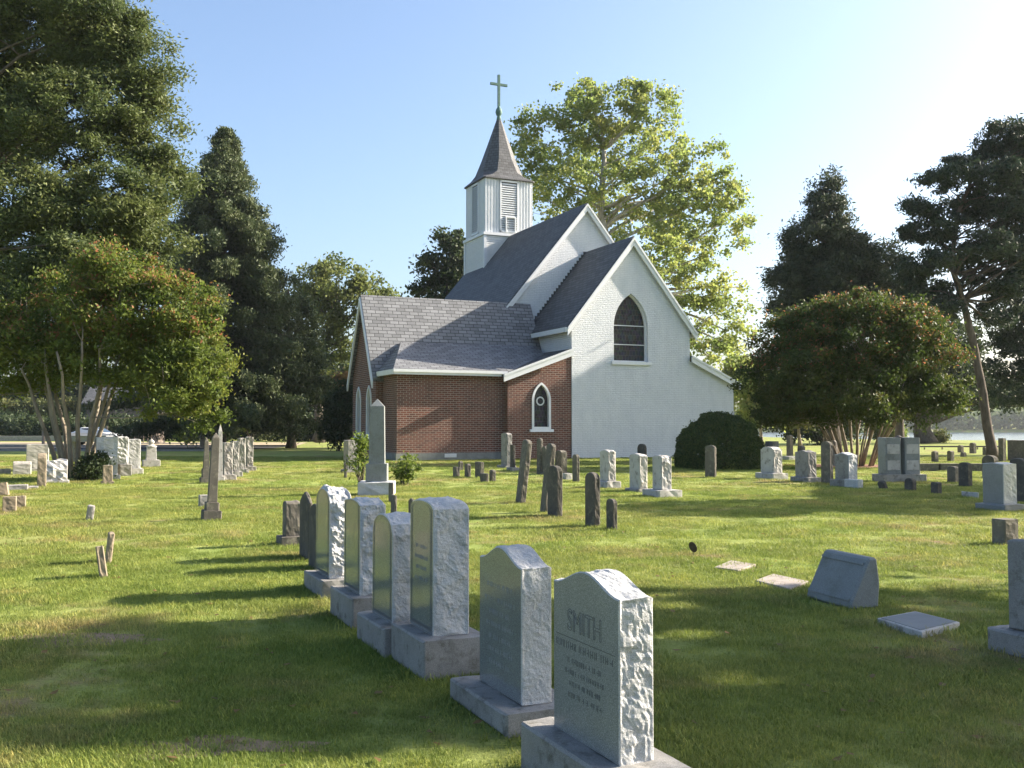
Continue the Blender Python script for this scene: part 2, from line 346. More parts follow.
def leaves_at(C, per, cr, fz=.75, tvar=.25, tbase=None):
    n = len(C); sz = cr*(.6+.8*rng.random(n)); num = np.maximum(4, (per*(.5+rng.random(n)))).astype(int)
    idx = np.repeat(np.arange(n), num); u = rng.normal(size=(len(idx), 3))*.5; u[:, 2] *= fz
    P = C[idx]+u*sz[idx][:, None]
    ct = rng.random(n) if tbase is None else tbase
    return P, ct[idx]*.6+rng.random(len(idx))*.4 if tvar else ct[idx]
def limb(mb, p0, p1, r0, r1, sag=.12, n=5, wob=.06):
    p0, p1 = np.array(p0, float), np.array(p1, float); L = np.linalg.norm(p1-p0); ts = np.linspace(0, 1, n+1)
    o = rng.normal(size=3)*wob*L
    P = [p0+(p1-p0)*t+o*math.sin(math.pi*t)+np.array([0, 0, 1])*sag*L*math.sin(math.pi*t)*(1-.3*t)+rng.normal(size=3)*.015*L*(0 < t < 1) for t in ts]
    mb.tube(P, [r0+(r1-r0)*t for t in ts], 6)
    return P
def tree(name, label, base, trunk, r0, r1, blobs, n, per, cr, leaf, asp, lm, bark, cat='tree', group=None, limbs=40, fz=.75, inner=.35, lstart=.35, limb_r=.35, accept=None, flat=0, trunks=None, sag=.1, tints=None, extra=None):
    base = np.array(base, float); t = thing(name, label, cat, tuple(base), 0, group)
    C = clump_centres(blobs, n, inner)
    C = C[C[:, 2] > .5]
    P, tint = leaves_at(C, per, cr, fz)
    if tints is not None: tint = tints(P, tint)
    if accept is not None: k = accept(P); P, tint = P[k], tint[k]
    mb = MB(); T = [base]+[np.array(q, float) for q in trunk]
    rr = np.linspace(r0, r1, len(T)); pts = []; rad = []
    for i in range(len(T)-1):
        for s in np.linspace(0, 1, 5)[:-1]:
            pts.append(T[i]+(T[i+1]-T[i])*s+rng.normal(size=3)*r0*.12*(i+s > 0)); rad.append(rr[i]+(rr[i+1]-rr[i])*s)
    pts.append(T[-1]); rad.append(r1); rad[0] *= 1.45; rad[1] *= 1.08
    mb.tube([p-base for p in pts], rad, 9)
    if limbs:
        k0 = int(len(pts)*lstart); sel = rng.choice(len(C), min(limbs, len(C)), replace=False); ends = []
        for i in sel:
            c = C[i]; cand = [(np.linalg.norm(pts[j][:2]-c[:2])*.6+abs(pts[j][2]-(c[2]-.55*np.linalg.norm(c[:2]-pts[j][:2]))), j) for j in range(k0, len(pts))]
            j = min(cand)[1]; src, rs = pts[j], rad[j]*limb_r
            if ends and rng.random() < .55:
                e = min(ends, key=lambda e: np.linalg.norm(e[0]-c))
                if np.linalg.norm(e[0]-c) < np.linalg.norm(src-c)*.7: src, rs = e
            LP = limb(mb, src-base, c-base, rs, max(.012, rs*.22), sag)
            ends += [(LP[q]+base, rs*(1-.78*q/5)*.75) for q in (2, 3, 4)]
    mb.build('trunk', bark, t, smooth=True, recalc=False)
    o = link('crown', leaf_mesh('crown', P-base, leaf, asp, tint, flat), lm, t)
    if extra: extra(t, C, base)
    return t
def shrub(name, label, blobs, n, per, cr, leaf, asp, lm, bark='bark', cat='shrub', group=None, stems=7, inner=.3, base=None):
    if base is None:
        c0 = np.mean([b[0] for b in blobs], axis=0); base = np.array([c0[0], c0[1], 0])
    t = thing(name, label, cat, tuple(base), 0, group)
    C = clump_centres(blobs, n, inner); C = C[C[:, 2] > .02]
    P, tint = leaves_at(C, per, cr); P = P[P[:, 2] > .01] if True else P; tint = tint[:len(P)]
    mb = MB()
    for i in rng.choice(len(C), min(stems, len(C)), replace=False): limb(mb, rng.normal(size=3)*[.06, .06, 0], C[i]-base, .02+.01*np.linalg.norm(C[i]-base)*.5, .008, .05)
    mb.build('stem', M[bark], t, recalc=False)
    link('foliage', leaf_mesh('foliage', P-base, leaf, asp, tint), lm, t)
    return t
# ------------------------------------------------------------------ the church (local x along its east gable, y back, z up)
CH = gp(572, 458.5)
church = thing('church', 'white painted brick church with brick side wing, slate roofs and a belfry with cross', 'church', tuple(CH), AL)
def wall_mesh(name, outer, holes, f, th):
    """flat wall with openings: outline and holes are (a,b) pairs, f maps (a,b,depth) to xyz"""
    bm = bmesh.new(); edges = []
    for loop in [outer]+holes:
        vs = [bm.verts.new(f(a, b, 0)) for a, b in loop]
        edges += [bm.edges.new((vs[i], vs[(i+1) % len(vs)])) for i in range(len(vs))]
    bmesh.ops.triangle_fill(bm, use_beauty=True, use_dissolve=False, edges=edges)
    ff = bm.faces[:]
    ext = bmesh.ops.extrude_face_region(bm, geom=ff)
    off = Vector(f(0, 0, th))-Vector(f(0, 0, 0))
    bmesh.ops.translate(bm, vec=off, verts=[v for v in ext['geom'] if isinstance(v, bmesh.types.BMVert)])
    bmesh.ops.recalc_face_normals(bm, faces=bm.faces)
    me = bpy.data.meshes.new(name); bm.to_mesh(me); bm.free(); auto_uv(me); return me
def wall(name, outer, holes, f, th, mat, parent=church): return link(name, wall_mesh(name, outer, holes, f, th), mat, parent)
def fx_(y0, s=1): return lambda a, b, d: (a, y0+d*s, b)
def fy_(x0, s=1): return lambda a, b, d: (x0+d*s, a, b)
def gothic(cx, z0, w, h, n=8):
    rise = w*.87; zs = z0+h-rise; hw = w/2; p = [(cx-hw, z0), (cx+hw, z0)]
    for i in range(n+1): t = R(60)*i/n; p.append((cx-hw+w*math.cos(t), zs+w*math.sin(t)))
    for i in range(1, n+1): t = R(120)+R(60)*i/n; p.append((cx+hw+w*math.cos(t), zs+w*math.sin(t)))
    return p
def scale_loop(lp, cx, cz, sx, sz): return [(cx+(a-cx)*sx, cz+(b-cz)*sz) for a, b in lp]
def window(lp, f, fw, out, depth, frame='white_wood', sill=True, bars=(), rose=False):
    """frame ring, glass, sill and bars; f maps (a,b,depth); out = frame stands proud by this"""
    a0, a1 = min(p[0] for p in lp), max(p[0] for p in lp); b0, b1 = min(p[1] for p in lp), max(p[1] for p in lp)
    cx = (a0+a1)/2; kx = 1-2*fw/(a1-a0); kz = 1-2*fw/(b1-b0)
    inner = scale_loop(lp, cx, (b0+b1)/2, kx, kz)
    fr = link('window', wall_mesh('window', lp, [inner], lambda a, b, d: f(a, b, d-out), out+depth), M[frame], church)
    mb = MB(); mb.prism([f(a, b, depth*.6) for a, b in scale_loop(inner, cx, (b0+b1)/2, 1.03, 1.02)], np.subtract(f(0, 0, .02), f(0, 0, 0)))
    mb.build('pane', M['glass'], fr, uv=True)
    if sill:
        mb = MB(); s0, s1 = a0-.12, a1+.12
        mb.prism([f(s0, b0-.14, -.12), f(s1, b0-.14, -.12), f(s1, b0-.003, -.10), f(s0, b0-.003, -.10)], np.subtract(f(0, 0, .2), f(0, 0, 0)))
        mb.build('sill', M['white_wood'], fr)
    for b in bars:
        mb = MB(); mb.prism([f(a0+fw*.5, b-.02, depth*.6-.05), f(a1-fw*.5, b-.02, depth*.6-.05), f(a1-fw*.5, b+.02, depth*.6-.05), f(a0+fw*.5, b+.02, depth*.6-.05)], np.subtract(f(0, 0, .04), f(0, 0, 0)))
        mb.build('glazing_bar', M['white_wood'], fr)
    if rose:
        mb = MB(); c = b0+(b1-b0)*.6; n = 20; r1, r0 = (a1-a0)*.22, (a1-a0)*.15
        mb.add([f(cx+r*math.cos(2*math.pi*i/n), c+r*math.sin(2*math.pi*i/n), depth*.6-.02) for r in (r0, r1) for i in range(n)], [(i, (i+1) % n, n+(i+1) % n, n+i) for i in range(n)])
        mb.build('tracery', M['louver'], fr, recalc=False)
    return fr
def slab(mb, p, th=.12):
    """roof slab from a top polygon p, thickened straight down"""
    mb.prism(p, (0, 0, -th))
def strip(mb, p, q, h, th):
    """board along the edge p-q: height h downwards, thickness vector th"""
    p, q = np.array(p, float), np.array(q, float); mb.prism([p, q, q-[0, 0, h], p-[0, 0, h]], th)
# --- chancel
WL, WR, ZE, ZP = 0.0, 6.95, 6.78, 11.12; XC = (WL+WR)/2; SLP = (ZP-ZE)/(XC-WL)
apse = gothic(3.40, 4.86, 2.02, 3.5)
wall('gable_wall', [(WL, 0), (WR, 0), (WR, ZE), (XC, ZP), (WL, ZE)], [apse], fx_(0), .42, M['white_brick'])
w1 = window(apse, fx_(.2), .07, .0, .16, bars=(6.72, 5.75), sill=False)
mb = MB(); mb.box(2.24, 4.56, -.1, .25, 4.70, 4.855); mb.build('sill', M['white_wood'], w1)
for a in (WL, WR-.4):
    mb = MB(); mb.box(a, a+.4, .42, 4.94, 0, ZE-.02); mb.build('side_wall', M['white_brick'], church, uv=True)
mb = MB(); OV = .32
for s in (-1, 1):
    xe = XC+s*(XC-WL+OV); ze = ZP+.16-SLP*(XC-WL+OV)
    slab(mb, [(xe, -.16, ze), (XC, -.16, ZP+.16), (XC, 4.94, ZP+.16), (xe, 4.94, ze)])
mb.build('chancel_roof', M['slate'], church, uv=True)
def rakes(xc, zp, half, slope, y, ov, h, name='bargeboard', sides=(-1, 1)):
    for s in sides:
        mb = MB(); xe = xc+s*(half+ov); strip(mb, (xe, y, zp+.035-slope*(half+ov)), (xc, y, zp+.035), h, (0, .09, 0))
        strip(mb, (xe, y-.05, zp+.10-slope*(half+ov)), (xc, y-.05, zp+.10), h*.4, (0, .045, 0)); mb.build(name, M['white_wood'], church)
rakes(XC, ZP, XC-WL, SLP, -.22, .32, .36)
for s in (-1, 1):
    mb = MB(); xe = XC+s*(XC-WL+OV-.02); z = ZP+.04-SLP*(XC-WL+OV)
    mb.box(min(xe, xe+s*.12), max(xe, xe+s*.12), -.16, 4.9, z-.18, z+.05); mb.build('gutter', M['white_wood'], church)
# --- side aisles left (brick) and right (white)
ais = gothic(-1.66, 1.45, 1.02, 2.28)
wall('aisle_wall', [(-3.45, 0), (-.003, 0), (-.003, 5.18), (-3.45, 3.92)], [ais], fx_(.04), .36, M['brick'])['label'] = 'brown brick aisle wall with a small pointed window'
window(ais, fx_(.04), .11, .05, .2, bars=(), rose=True)
mb = MB(); slab(mb, [(-3.75, -.18, 4.06), (-.004, -.18, 5.43), (-.004, 3.4, 5.43), (-3.75, 3.4, 4.06)], .1); mb.build('aisle_roof', M['slate'], church, uv=True)
mb = MB(); strip(mb, (-3.76, -.26, 4.05), (-.003, -.26, 5.42), .34, (0, .08, 0)); strip(mb, (-3.76, -.30, 4.08), (-.003, -.30, 5.45), .12, (0, .04, 0)); mb.build('bargeboard', M['white_wood'], church)
wall('aisle_wall', [(6.953, 0), (9.72, 0), (9.72, 3.72), (6.953, 4.98)], [], fx_(.03), .4, M['white_brick'])['label'] = 'white aisle wall under a sloping roof edge'
mb = MB(); mb.box(9.32, 9.72, .43, 5, 0, 3.7); mb.build('side_wall', M['white_brick'], church, uv=True)
mb = MB(); slab(mb, [(6.952, -.15, 5.25), (10.0, -.15, 3.86), (10.0, 5.2, 3.86), (6.952, 5.2, 5.25)], .1); mb.build('aisle_roof', M['slate'], church, uv=True)
mb = MB(); strip(mb, (6.952, -.22, 5.22), (10.02, -.22, 3.83), .30, (0, .08, 0)); strip(mb, (6.952, -.26, 5.27), (10.02, -.26, 3.88), .11, (0, .04, 0)); mb.build('bargeboard', M['white_wood'], church)
# --- brick bay and side wing
mb = MB(); mb.box(-8.87, -3.40, .40, .75, .32, 4.02); mb.box(-8.87, -8.5, .75, 2.70, .32, 4.02); mb.build('bay_wall', M['brick'], church, uv=True)
mb = MB(); mb.box(-8.92, -3.455, .34, .399, 0, .34); mb.box(-8.92, -8.871, .40, 2.7, 0, .34); mb.build('foundation', M['foundation'], church)
mb = MB(); mb.box(-6.55, -5.95, .325, .339, .12, .30); vt = mb.build('vent', M['louver'], church)
mb = MB()
for i in range(5): mb.box(-6.53, -5.97, .31, .326, .135+.032*i, .152+.032*i)
mb.build('slat', M['white_wood'], vt)
UW, V0, V1, ZW, ZR = -9.2, 2.72, 6.96, 4.1, 8.05; VM = (V0+V1)/2; SW = (ZR-ZW)/(VM-V0)
g1, g2 = gothic(3.85, 1.1, .85, 2.5), gothic(5.75, 1.1, .85, 2.5)
wall('wing_gable_wall', [(V0, 0), (V1, 0), (V1, ZW), (VM, ZR), (V0, ZW)], [g1, g2], fy_(UW), .36, M['brick'])
for g in (g1, g2): window(g, fy_(UW), .12, .05, .16)
for a in ((UW+.36, -8.88, V0, V0+.36), (UW+.36, -1.4, V1-.36, V1)):
    mb = MB(); mb.box(*a, 0, ZW); mb.build('wing_side_wall', M['brick'], church, uv=True)
mb = MB()
for s in (-1, 1):
    ye = VM+s*(VM-V0+.18); ze = ZR+.14-SW*(VM-V0+.18)
    slab(mb, [(UW-.2, ye, ze), (UW-.2, VM, ZR+.14), (-.004 if s < 0 else -1.35, VM, ZR+.14), (-.004 if s < 0 else -1.35, ye, ze)], .16)
mb.build('wing_roof', M['slate_lit'], church, uv=True)
for s in (-1, 1):
    mb = MB(); ye = VM+s*(VM-V0+.2); strip(mb, (UW-.28, ye, ZR+.02-SW*(VM-V0+.2)), (UW-.28, VM, ZR+.02), .34, (.08, 0, 0)); mb.build('bargeboard', M['white_wood'], church)
mb = MB(); ZB = 4.22
slab(mb, [(-9.14, .12, ZB), (-.3, .12, ZB), (-.3, 3.62, ZB+1.62), (-7.72, 3.45, ZB+1.55)], .1)
mb.prism([(-9.14, .12, ZB), (-7.72, 3.45, ZB+1.55), (-9.14, 2.75, ZB)], (0, 0, -.1)); mb.build('bay_roof', M['slate_lit'], church, uv=True)
mb = MB(); mb.box(-9.16, -3.46, .06, .13, ZB-.24, ZB-.01); mb.box(-9.16, -3.46, .0, .06, ZB-.13, ZB-.0); mb.box(-9.2, -9.13, .06, 2.72, ZB-.24, ZB-.01); mb.build('fascia', M['white_wood'], church)
# --- nave
NP, NS, NH, NY0, NY1 = 13.9, 1.217, 4.88, 4.94, 19.1; NE = NP-NS*NH
wall('nave_gable_wall', [(XC-NH+.1, 0), (XC+NH-.1, 0), (XC+NH-.1, NE+.1), (XC, NP-.02), (XC-NH+.1, NE+.1)], [], fx_(NY0+.003), .4, M['white_brick'])
wall('nave_gable_wall', [(XC-NH+.1, 0), (XC+NH-.1, 0), (XC+NH-.1, NE+.1), (XC, NP-.02), (XC-NH+.1, NE+.1)], [], fx_(NY1-.45), .4, M['white_brick'])
for a in (XC-NH+.1, XC+NH-.45):
    mb = MB(); mb.box(a, a+.35, NY0+.41, NY1-.46, 0, NE+.05); mb.build('nave_side_wall', M['white_brick'], church, uv=True)
mb = MB()
for s in (-1, 1): slab(mb, [(XC+s*(NH+.2), NY0-.12, NP+.12-NS*(NH+.2)), (XC, NY0-.12, NP+.12), (XC, NY1, NP+.12), (XC+s*(NH+.2), NY1, NP+.12-NS*(NH+.2))])
mb.build('nave_roof', M['slate'], church, uv=True)
rakes(XC, NP-.04, NH, NS, NY0-.2, .15, .34)
mb = MB()                                                  # lead flashing stepped along the chancel roof
for i in range(26):
    x = -.25+i*.142; z = ZP+.12-SLP*(XC-x); mb.box(x, x+.142, 4.90, 4.938, z, z+.26)
mb.build('flashing', M['slate_small'], church, uv=True)
# --- belfry
BV, BH = 17.25, 1.72
bel = M['siding']
mb = MB(); mb.box(XC-BH, XC+BH, BV-BH, BV+BH, 10.2, 13.98); belfry = mb.build('belfry', bel, church)
mb = MB()
for i in range(22):
    z = 10.9+i*.14
    for (a, b, c, d) in ((XC-BH+.16, XC+BH-.16, BV-BH-.03, BV-BH-.001), (XC-BH-.03, XC-BH-.001, BV-BH+.16, BV+BH-.16)):
        mb.prism([(a, c, z), (b, c, z), (b, d, z), (a, d, z)], (0, 0, .012)); mb.box(a, b, c+(.012 if c < BV-BH else 0), d, z, z+.12)
mb.build('clapboard', bel, belfry)
for sx in (-1, 1):
    for sy in (-1, 1):
        cx, cy = XC+sx*BH, BV+sy*BH; mb = MB(); mb.box(cx-.09, cx+.09, cy-.09, cy+.09, 10.3, 13.96); mb.build('corner_board', M['white_wood'], belfry)
mb = MB(); mb.box(XC-BH-.14, XC+BH+.14, BV-BH-.14, BV+BH+.14, 13.985, 14.16); mb.build('cornice', M['white_wood'], belfry)
U2 = BH-.06; Z0, Z1 = 14.165, 17.72
mb = MB(); mb.box(XC-U2, XC+U2, BV-U2, BV+U2, Z0, Z1); mb.build('lantern', M['white_wood'], belfry)
mb = MB()
for k in range(4):
    ca, sa = [(1, 0), (0, 1), (-1, 0), (0, -1)][k]
    def tr(a, d): return (XC+a*ca-d*sa, BV+a*sa+d*ca)
    for a in list(np.arange(-U2+.02, -.62, .21))+list(np.arange(.68, U2, .21)):
        p = tr(a-.035, -U2-.05); q = tr(a+.035, -U2+.01); mb.box(min(p[0], q[0]), max(p[0], q[0]), min(p[1], q[1]), max(p[1], q[1]), Z0+.002, Z1-.002)
mb.build('batten', M['white_wood'], belfry)
for k in range(4):
    ca, sa = [(1, 0), (0, 1), (-1, 0), (0, -1)][k]
    T = lambda a, d, z: (XC+a*ca-d*sa, BV+a*sa+d*ca, z)
    mb = MB(); o = U2+.004
    mb.prism([T(-.56, -o, Z0+.22), T(.56, -o, Z0+.22), T(.56, -o, Z1-.16), T(-.56, -o, Z1-.16)], np.subtract(T(0, -.02, 0), T(0, 0, 0))); lv = mb.build('louvre', M['dark_void'], belfry)
    mb = MB()
    for i in range(21):
        z = Z0+.24+i*.148; mb.prism([T(-.55, -o-.022, z+.11), T(.55, -o-.022, z+.11), T(.55, -o-.085, z), T(-.55, -o-.085, z)], (0, 0, .018))
    mb.build('slat', M['louver'], lv)
    mb = MB()
    for (a, b, c, d) in ((-.66, -.56, Z0+.1, Z1-.05), (.56, .66, Z0+.1, Z1-.05), (-.66, .66, Z0+.1, Z0+.22), (-.66, .66, Z1-.16, Z1-.05)):
        mb.prism([T(a, -o, c), T(b, -o, c), T(b, -o, d), T(a, -o, d)], np.subtract(T(0, -.1, 0), T(0, 0, 0)))
    mb.build('frame', M['white_wood'], lv)
mb = MB(); y = BV-U2-.17                                    # small framed hatch at the foot of the front louvre
for (a, b, c, d) in ((-.36, -.29, 0, .95), (.29, .36, 0, .95), (-.36, .36, .95, 1.02)): mb.box(XC+.08+a, XC+.08+b, y, y+.08, Z0+.1+c, Z0+.1+d)
mb.build('hatch_frame', M['white_wood'], belfry)
def oct_ring(h, k, z): return [(XC+a, BV+b, z) for a, b in ((h, -h*k), (h, h*k), (h*k, h), (-h*k, h), (-h, h*k), (-h, -h*k), (-h*k, -h), (h*k, -h))]
mb = MB(); rings = [oct_ring(1.84, .93, 17.725), oct_ring(1.83, .93, 17.80), oct_ring(1.58, .70, 18.05), oct_ring(1.42, .50, 18.36), oct_ring(1.1, .414, 19.3), oct_ring(.6, .414, 20.8), oct_ring(.08, .414, 22.4)]
mb.add([p for r in rings for p in r], [(i*8+j, i*8+(j+1) % 8, (i+1)*8+(j+1) % 8, (i+1)*8+j) for i in range(6) for j in range(8)]+[tuple(range(7, -1, -1)), tuple(48+j for j in range(8))])
mb.build('spire', M['slate_small'], church, uv=True)
mb = MB(); mb.lathe([(.10, 22.1), (.17, 22.2), (.14, 22.38), (.11, 22.44), (.18, 22.52), (.235, 22.72), (.19, 22.92), (.12, 23.03), (.09, 23.12)], 14, (XC, BV)); mb.build('finial', M['copper'], church, smooth=True)
mb = MB(); ca, sa = math.cos(-AL*.7), math.sin(-AL*.7)
mb.box(XC-.09, XC+.09, BV-.07, BV+.07, 23.05, 25.28); mb.box(XC-.62, XC+.62, BV-.068, BV+.068, 24.53, 24.7); mb.build('cross', M['copper'], church, bevel=.012)
# ------------------------------------------------------------------ trees and shrubs
def TB(x, y): return (x, y, 0)
# big cedar at the near left: flat sprays, sky showing through its middle
cb = [blob(*b) for b in [(20,-60,150,70,39,0,.6),(10,30,120,60,38,2,.7),(95,25,55,45,38,0,.7),(135,70,42,45,38,0,.7),(150,130,36,40,38,0,.7),(60,120,80,45,37,0,.7),(0,120,60,60,39,2,.7),
      (160,185,32,38,38,0,.7),(110,205,60,38,37,-1,.7),(30,215,70,45,37,-1,.7),(140,250,48,36,38,0,.7),(70,275,70,38,36,-1,.7),(-30,290,60,50,37,0,.7),(20,320,55,34,36,-2,.6),(-90,150,80,160,40,0,.7),(-110,0,90,90,40,0,.7)]]
tree('cedar_tree', 'huge olive green cedar filling the sky beside the pink tinged crepe myrtle', TB(-24.5, 39.5), [(-24,39,8),(-23,38.6,15),(-22,38.2,23)], .6, .12, cb, 1900, 330, .58, .165, .36, M['leaf_cedar'], M['bark'], limbs=170, fz=.6, inner=.2, flat=.25, limb_r=.3, sag=.02)
# crepe myrtles: many stems from one foot
def myrtle(name_label, base, blobs, n, per, cr, leaf, lm, stems, seed_top, group='crepe myrtles'):
    base = np.array([base[0], base[1], 0.]); t = thing('crepe_myrtle', name_label, 'tree', tuple(base), 0, group)
    C = clump_centres(blobs, n, .45); P, tint = leaves_at(C, per, cr, .7); tint = tint*.82
    mb = MB(); ends = []
    far = C[np.argsort(-np.linalg.norm((C-base)*[1, 1, .2], axis=1))]
    for i in range(stems):
        a = 2*math.pi*(i+.4*rng.random())/stems; rr = (.2 if stems < 14 else .35)+.3*rng.random(); H = C[:, 2].mean()*(.75+.3*rng.random()); sp = .55+.35*rng.random(); ex = max(b[1][0] for b in blobs)*.8*sp
        p = [np.array([math.cos(a)*rr, math.sin(a)*rr, -.05])]
        for s in (.2, .42, .65, .85, 1): p.append(np.array([math.cos(a)*(rr+ex*s**1.15), math.sin(a)*(rr+ex*s**1.15), H*s])+rng.normal(size=3)*.09*s)
        r = np.linspace(.04+.03*rng.random(), .02, 6)*(1.5 if stems < 14 else 1); mb.tube(p, r, 7); ends += [(p[j], r[j]*.8) for j in (2, 3, 4, 5)]
    for c in C[rng.choice(len(C), min(120, len(C)), replace=False)]:
        q = c-base; e = min(ends, key=lambda e: np.linalg.norm(e[0]-q)+max(0, e[0][2]-q[2])*2); LP = limb(mb, e[0], q, e[1]*.6, .01, .02, 4); 
        if len(ends) < 90: ends.append((LP[2], e[1]*.45))
    mb.build('trunk', M['bark_myrtle'], t, smooth=True, recalc=False)
    link('crown', leaf_mesh('crown', P-base, leaf, .55, tint), lm, t)
    top = P[(rng.random(len(P)) < seed_top) & (tint > .45)]
    z0 = np.percentile(P[:, 2], 45); top = top[top[:, 2] > z0]
    if len(top): link('blossom', leaf_mesh('blossom', top-base+rng.normal(size=top.shape)*.06+[0, 0, .06], leaf*.9, .5, rng.random(len(top))), M['blossom'], t)
    return t
b1 = gp(75, 478)
mb1 = [blob(*b) for b in [(120,305,62,50,31,0,.9),(75,320,60,50,31,1,.9),(175,325,48,50,31,0,.9),(195,365,42,42,31,0,.8),(170,385,52,36,31,-.5,.9),(100,358,66,30,31,0,.9),(22,352,50,40,31,0,.9),(205,405,26,26,31,0,.9),(125,270,42,24,31,0,.9),(-15,350,50,60,31,.5,.9)]]
myrtle('green crepe myrtle with pale multiple stems rising behind a rough white stone', b1, mb1, 560, 170, .38, .12, M['leaf_myrtle'], 11, .26)
b2 = gp(855, 466)
mb2 = [blob(*b) for b in [(855,345,78,50,39,0,.9),(800,360,58,48,39,0,.9),(905,355,52,52,39,0,.9),(770,390,36,36,39,0,.8),(938,375,36,42,39,0,.8),(850,392,80,34,39,0,.9),(870,315,58,24,39,0,.9),(820,325,40,24,39,0,.9),(925,400,36,26,39,0,.8),(795,405,46,24,39,0,.8)]]
myrtle('rounded crepe myrtle with rusty brown top standing in front of the juniper', b2, mb2, 680, 170, .42, .13, M['leaf_myrtle_dark'], 24, .26)
# spruce: whorled drooping branches
def spruce(label, base, H, z0, rad, n, lm, shape=.85, leaf=.34, per=46, name='spruce_tree', group=None, tr=.38):
    base = np.array([base[0], base[1], 0.]); t = thing(name, label, 'tree', tuple(base), 0, group); mb = MB()
    mb.tube([(rng.normal()*.05, rng.normal()*.05, z) for z in np.linspace(-.1, H*.97, 8)], np.linspace(tr, .04, 8), 9)
    Ps, Ts = [], []
    for i in range(n):
        f = (i+rng.random())/n; z = z0+(H-z0)*(1-(1-f)**1.25)*.995; a = rng.random()*2*math.pi
        Lm = rad*((H-z)/(H-z0))**shape*(.5+.62*rng.random())+.2
        d = np.array([math.cos(a), math.sin(a), 0]); k = max(3, int(Lm/.42)); ts = np.linspace(.22, 1, k)
        pts = [np.array([0, 0, z])+d*Lm*s+np.array([0, 0, 1])*Lm*(.16*s-.38*s*s+.13*s**4) for s in ts]
        mb.tube([np.array([0, 0, z])]+pts[::2]+[pts[-1]], np.linspace(.06, .012, len(pts[::2])+2), 4)
        for s, p in zip(ts, pts):
            m = int(per*(.6+.8*rng.random())*(.45+.75*(1-abs(s-.65))))
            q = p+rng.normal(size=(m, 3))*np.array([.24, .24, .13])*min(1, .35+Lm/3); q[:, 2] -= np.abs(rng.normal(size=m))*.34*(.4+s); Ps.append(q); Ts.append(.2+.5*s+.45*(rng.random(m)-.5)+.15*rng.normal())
    P = np.concatenate(Ps); T = np.concatenate(Ts)
    mb.build('trunk', M['bark'], t, recalc=False)
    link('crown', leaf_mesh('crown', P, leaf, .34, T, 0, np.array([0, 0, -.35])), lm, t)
    return t
s1 = gp(221, 449)
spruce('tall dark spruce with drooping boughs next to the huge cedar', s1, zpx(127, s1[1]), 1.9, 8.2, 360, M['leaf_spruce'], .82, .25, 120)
s2 = gp(291, 448)
tree('evergreen_tree', 'low dark evergreen with a short trunk between the spruce and the church', TB(s2[0], s2[1]), [at(291,410,s2[1]),at(291,350,s2[1]),at(288,290,s2[1])], .3, .08,
     [blob(*b) for b in [(292,330,26,42,s2[1],0,.9),(300,380,32,34,s2[1],0,.9),(270,375,36,34,s2[1],0,.9),(285,290,16,26,s2[1],0,.9),(325,398,14,16,s2[1],0,.9),(245,385,30,24,s2[1],2,.9),(230,395,30,22,s2[1],4,.9)]], 300, 120, .75, .32, .35, M['leaf_spruce'], M['bark'], limbs=30)
D = 96
tree('oak_tree', 'pale green open oak rising behind the brick wing', TB(at(318,400,D)[0], D), [at(320,400,D),at(324,360,D),at(332,310,D)], .5, .16,
     [blob(*b) for b in [(335,285,36,26,D,0,.9),(365,300,28,24,D,0,.9),(312,290,22,30,D,0,.9),(350,330,30,26,D,0,.9),(320,330,26,26,D,0,.9),(385,305,16,14,D,0,.9),(340,370,28,20,D,0,.8),(310,362,18,26,D,0,.8)]], 230, 80, .8, .34, .6, M['leaf_oak'], M['bark'], limbs=70, inner=.4, limb_r=.45)
D = 88
tree('oak_tree', 'dark oak crown showing between the belfry and the brick wing roof', TB(at(450,420,D)[0], D), [at(450,380,D),at(449,320,D),at(447,270,D)], .45, .14,
     [blob(*b) for b in [(447,252,22,26,D,0,.9),(430,270,22,20,D,0,.9),(465,265,22,36,D,0,.9),(455,290,34,24,D,0,.9),(425,290,14,10,D,0,.9),(480,290,30,40,D,0,.9)]], 170, 90, .8, .34, .6, M['leaf_dark'], M['bark'], limbs=50, inner=.4)
D = 78
syc = [blob(*b) for b in [(545,140,34,38,D,0,.9),(528,165,24,34,D,0,.9),(575,110,34,34,D,-1,.9),(615,108,38,28,D,1,.9),(650,115,34,34,D,0,.9),(600,150,46,34,D,3,.9),(655,160,44,34,D,-2,.9),(695,165,34,34,D,0,.9),(570,185,46,34,D,-3,.9),
      (625,205,50,34,D,2,.9),(690,205,46,30,D,0,.9),(725,200,28,28,D,0,.9),(735,225,22,22,D,1,.8),(690,245,40,24,D,2,.9),(650,250,44,30,D,-3,.9),(540,210,24,34,D,3,.9),(700,285,34,24,D,-2,.9),(730,300,26,22,D,-1,.9),(690,320,30,26,D,-1,.9),(725,335,28,26,D,1,.9),(705,355,30,18,D,0,.9),(670,290,24,30,D,0,.9),(585,92,26,14,D,0,.9),(640,95,26,12,D,0,.9)]]
tree('sycamore_tree', 'tall yellow green sycamore with pale limbs towering behind the church gables', TB(at(612,400,D)[0], D), [at(612,330,D),at(606,250,D),at(600,210,D),at(604,150,D)], .62, .16, syc, 820, 62, .62, .26, .75, M['leaf_sycamore'], M['bark_pale'], limbs=110, inner=.35, limb_r=.5, lstart=.38, sag=.03)
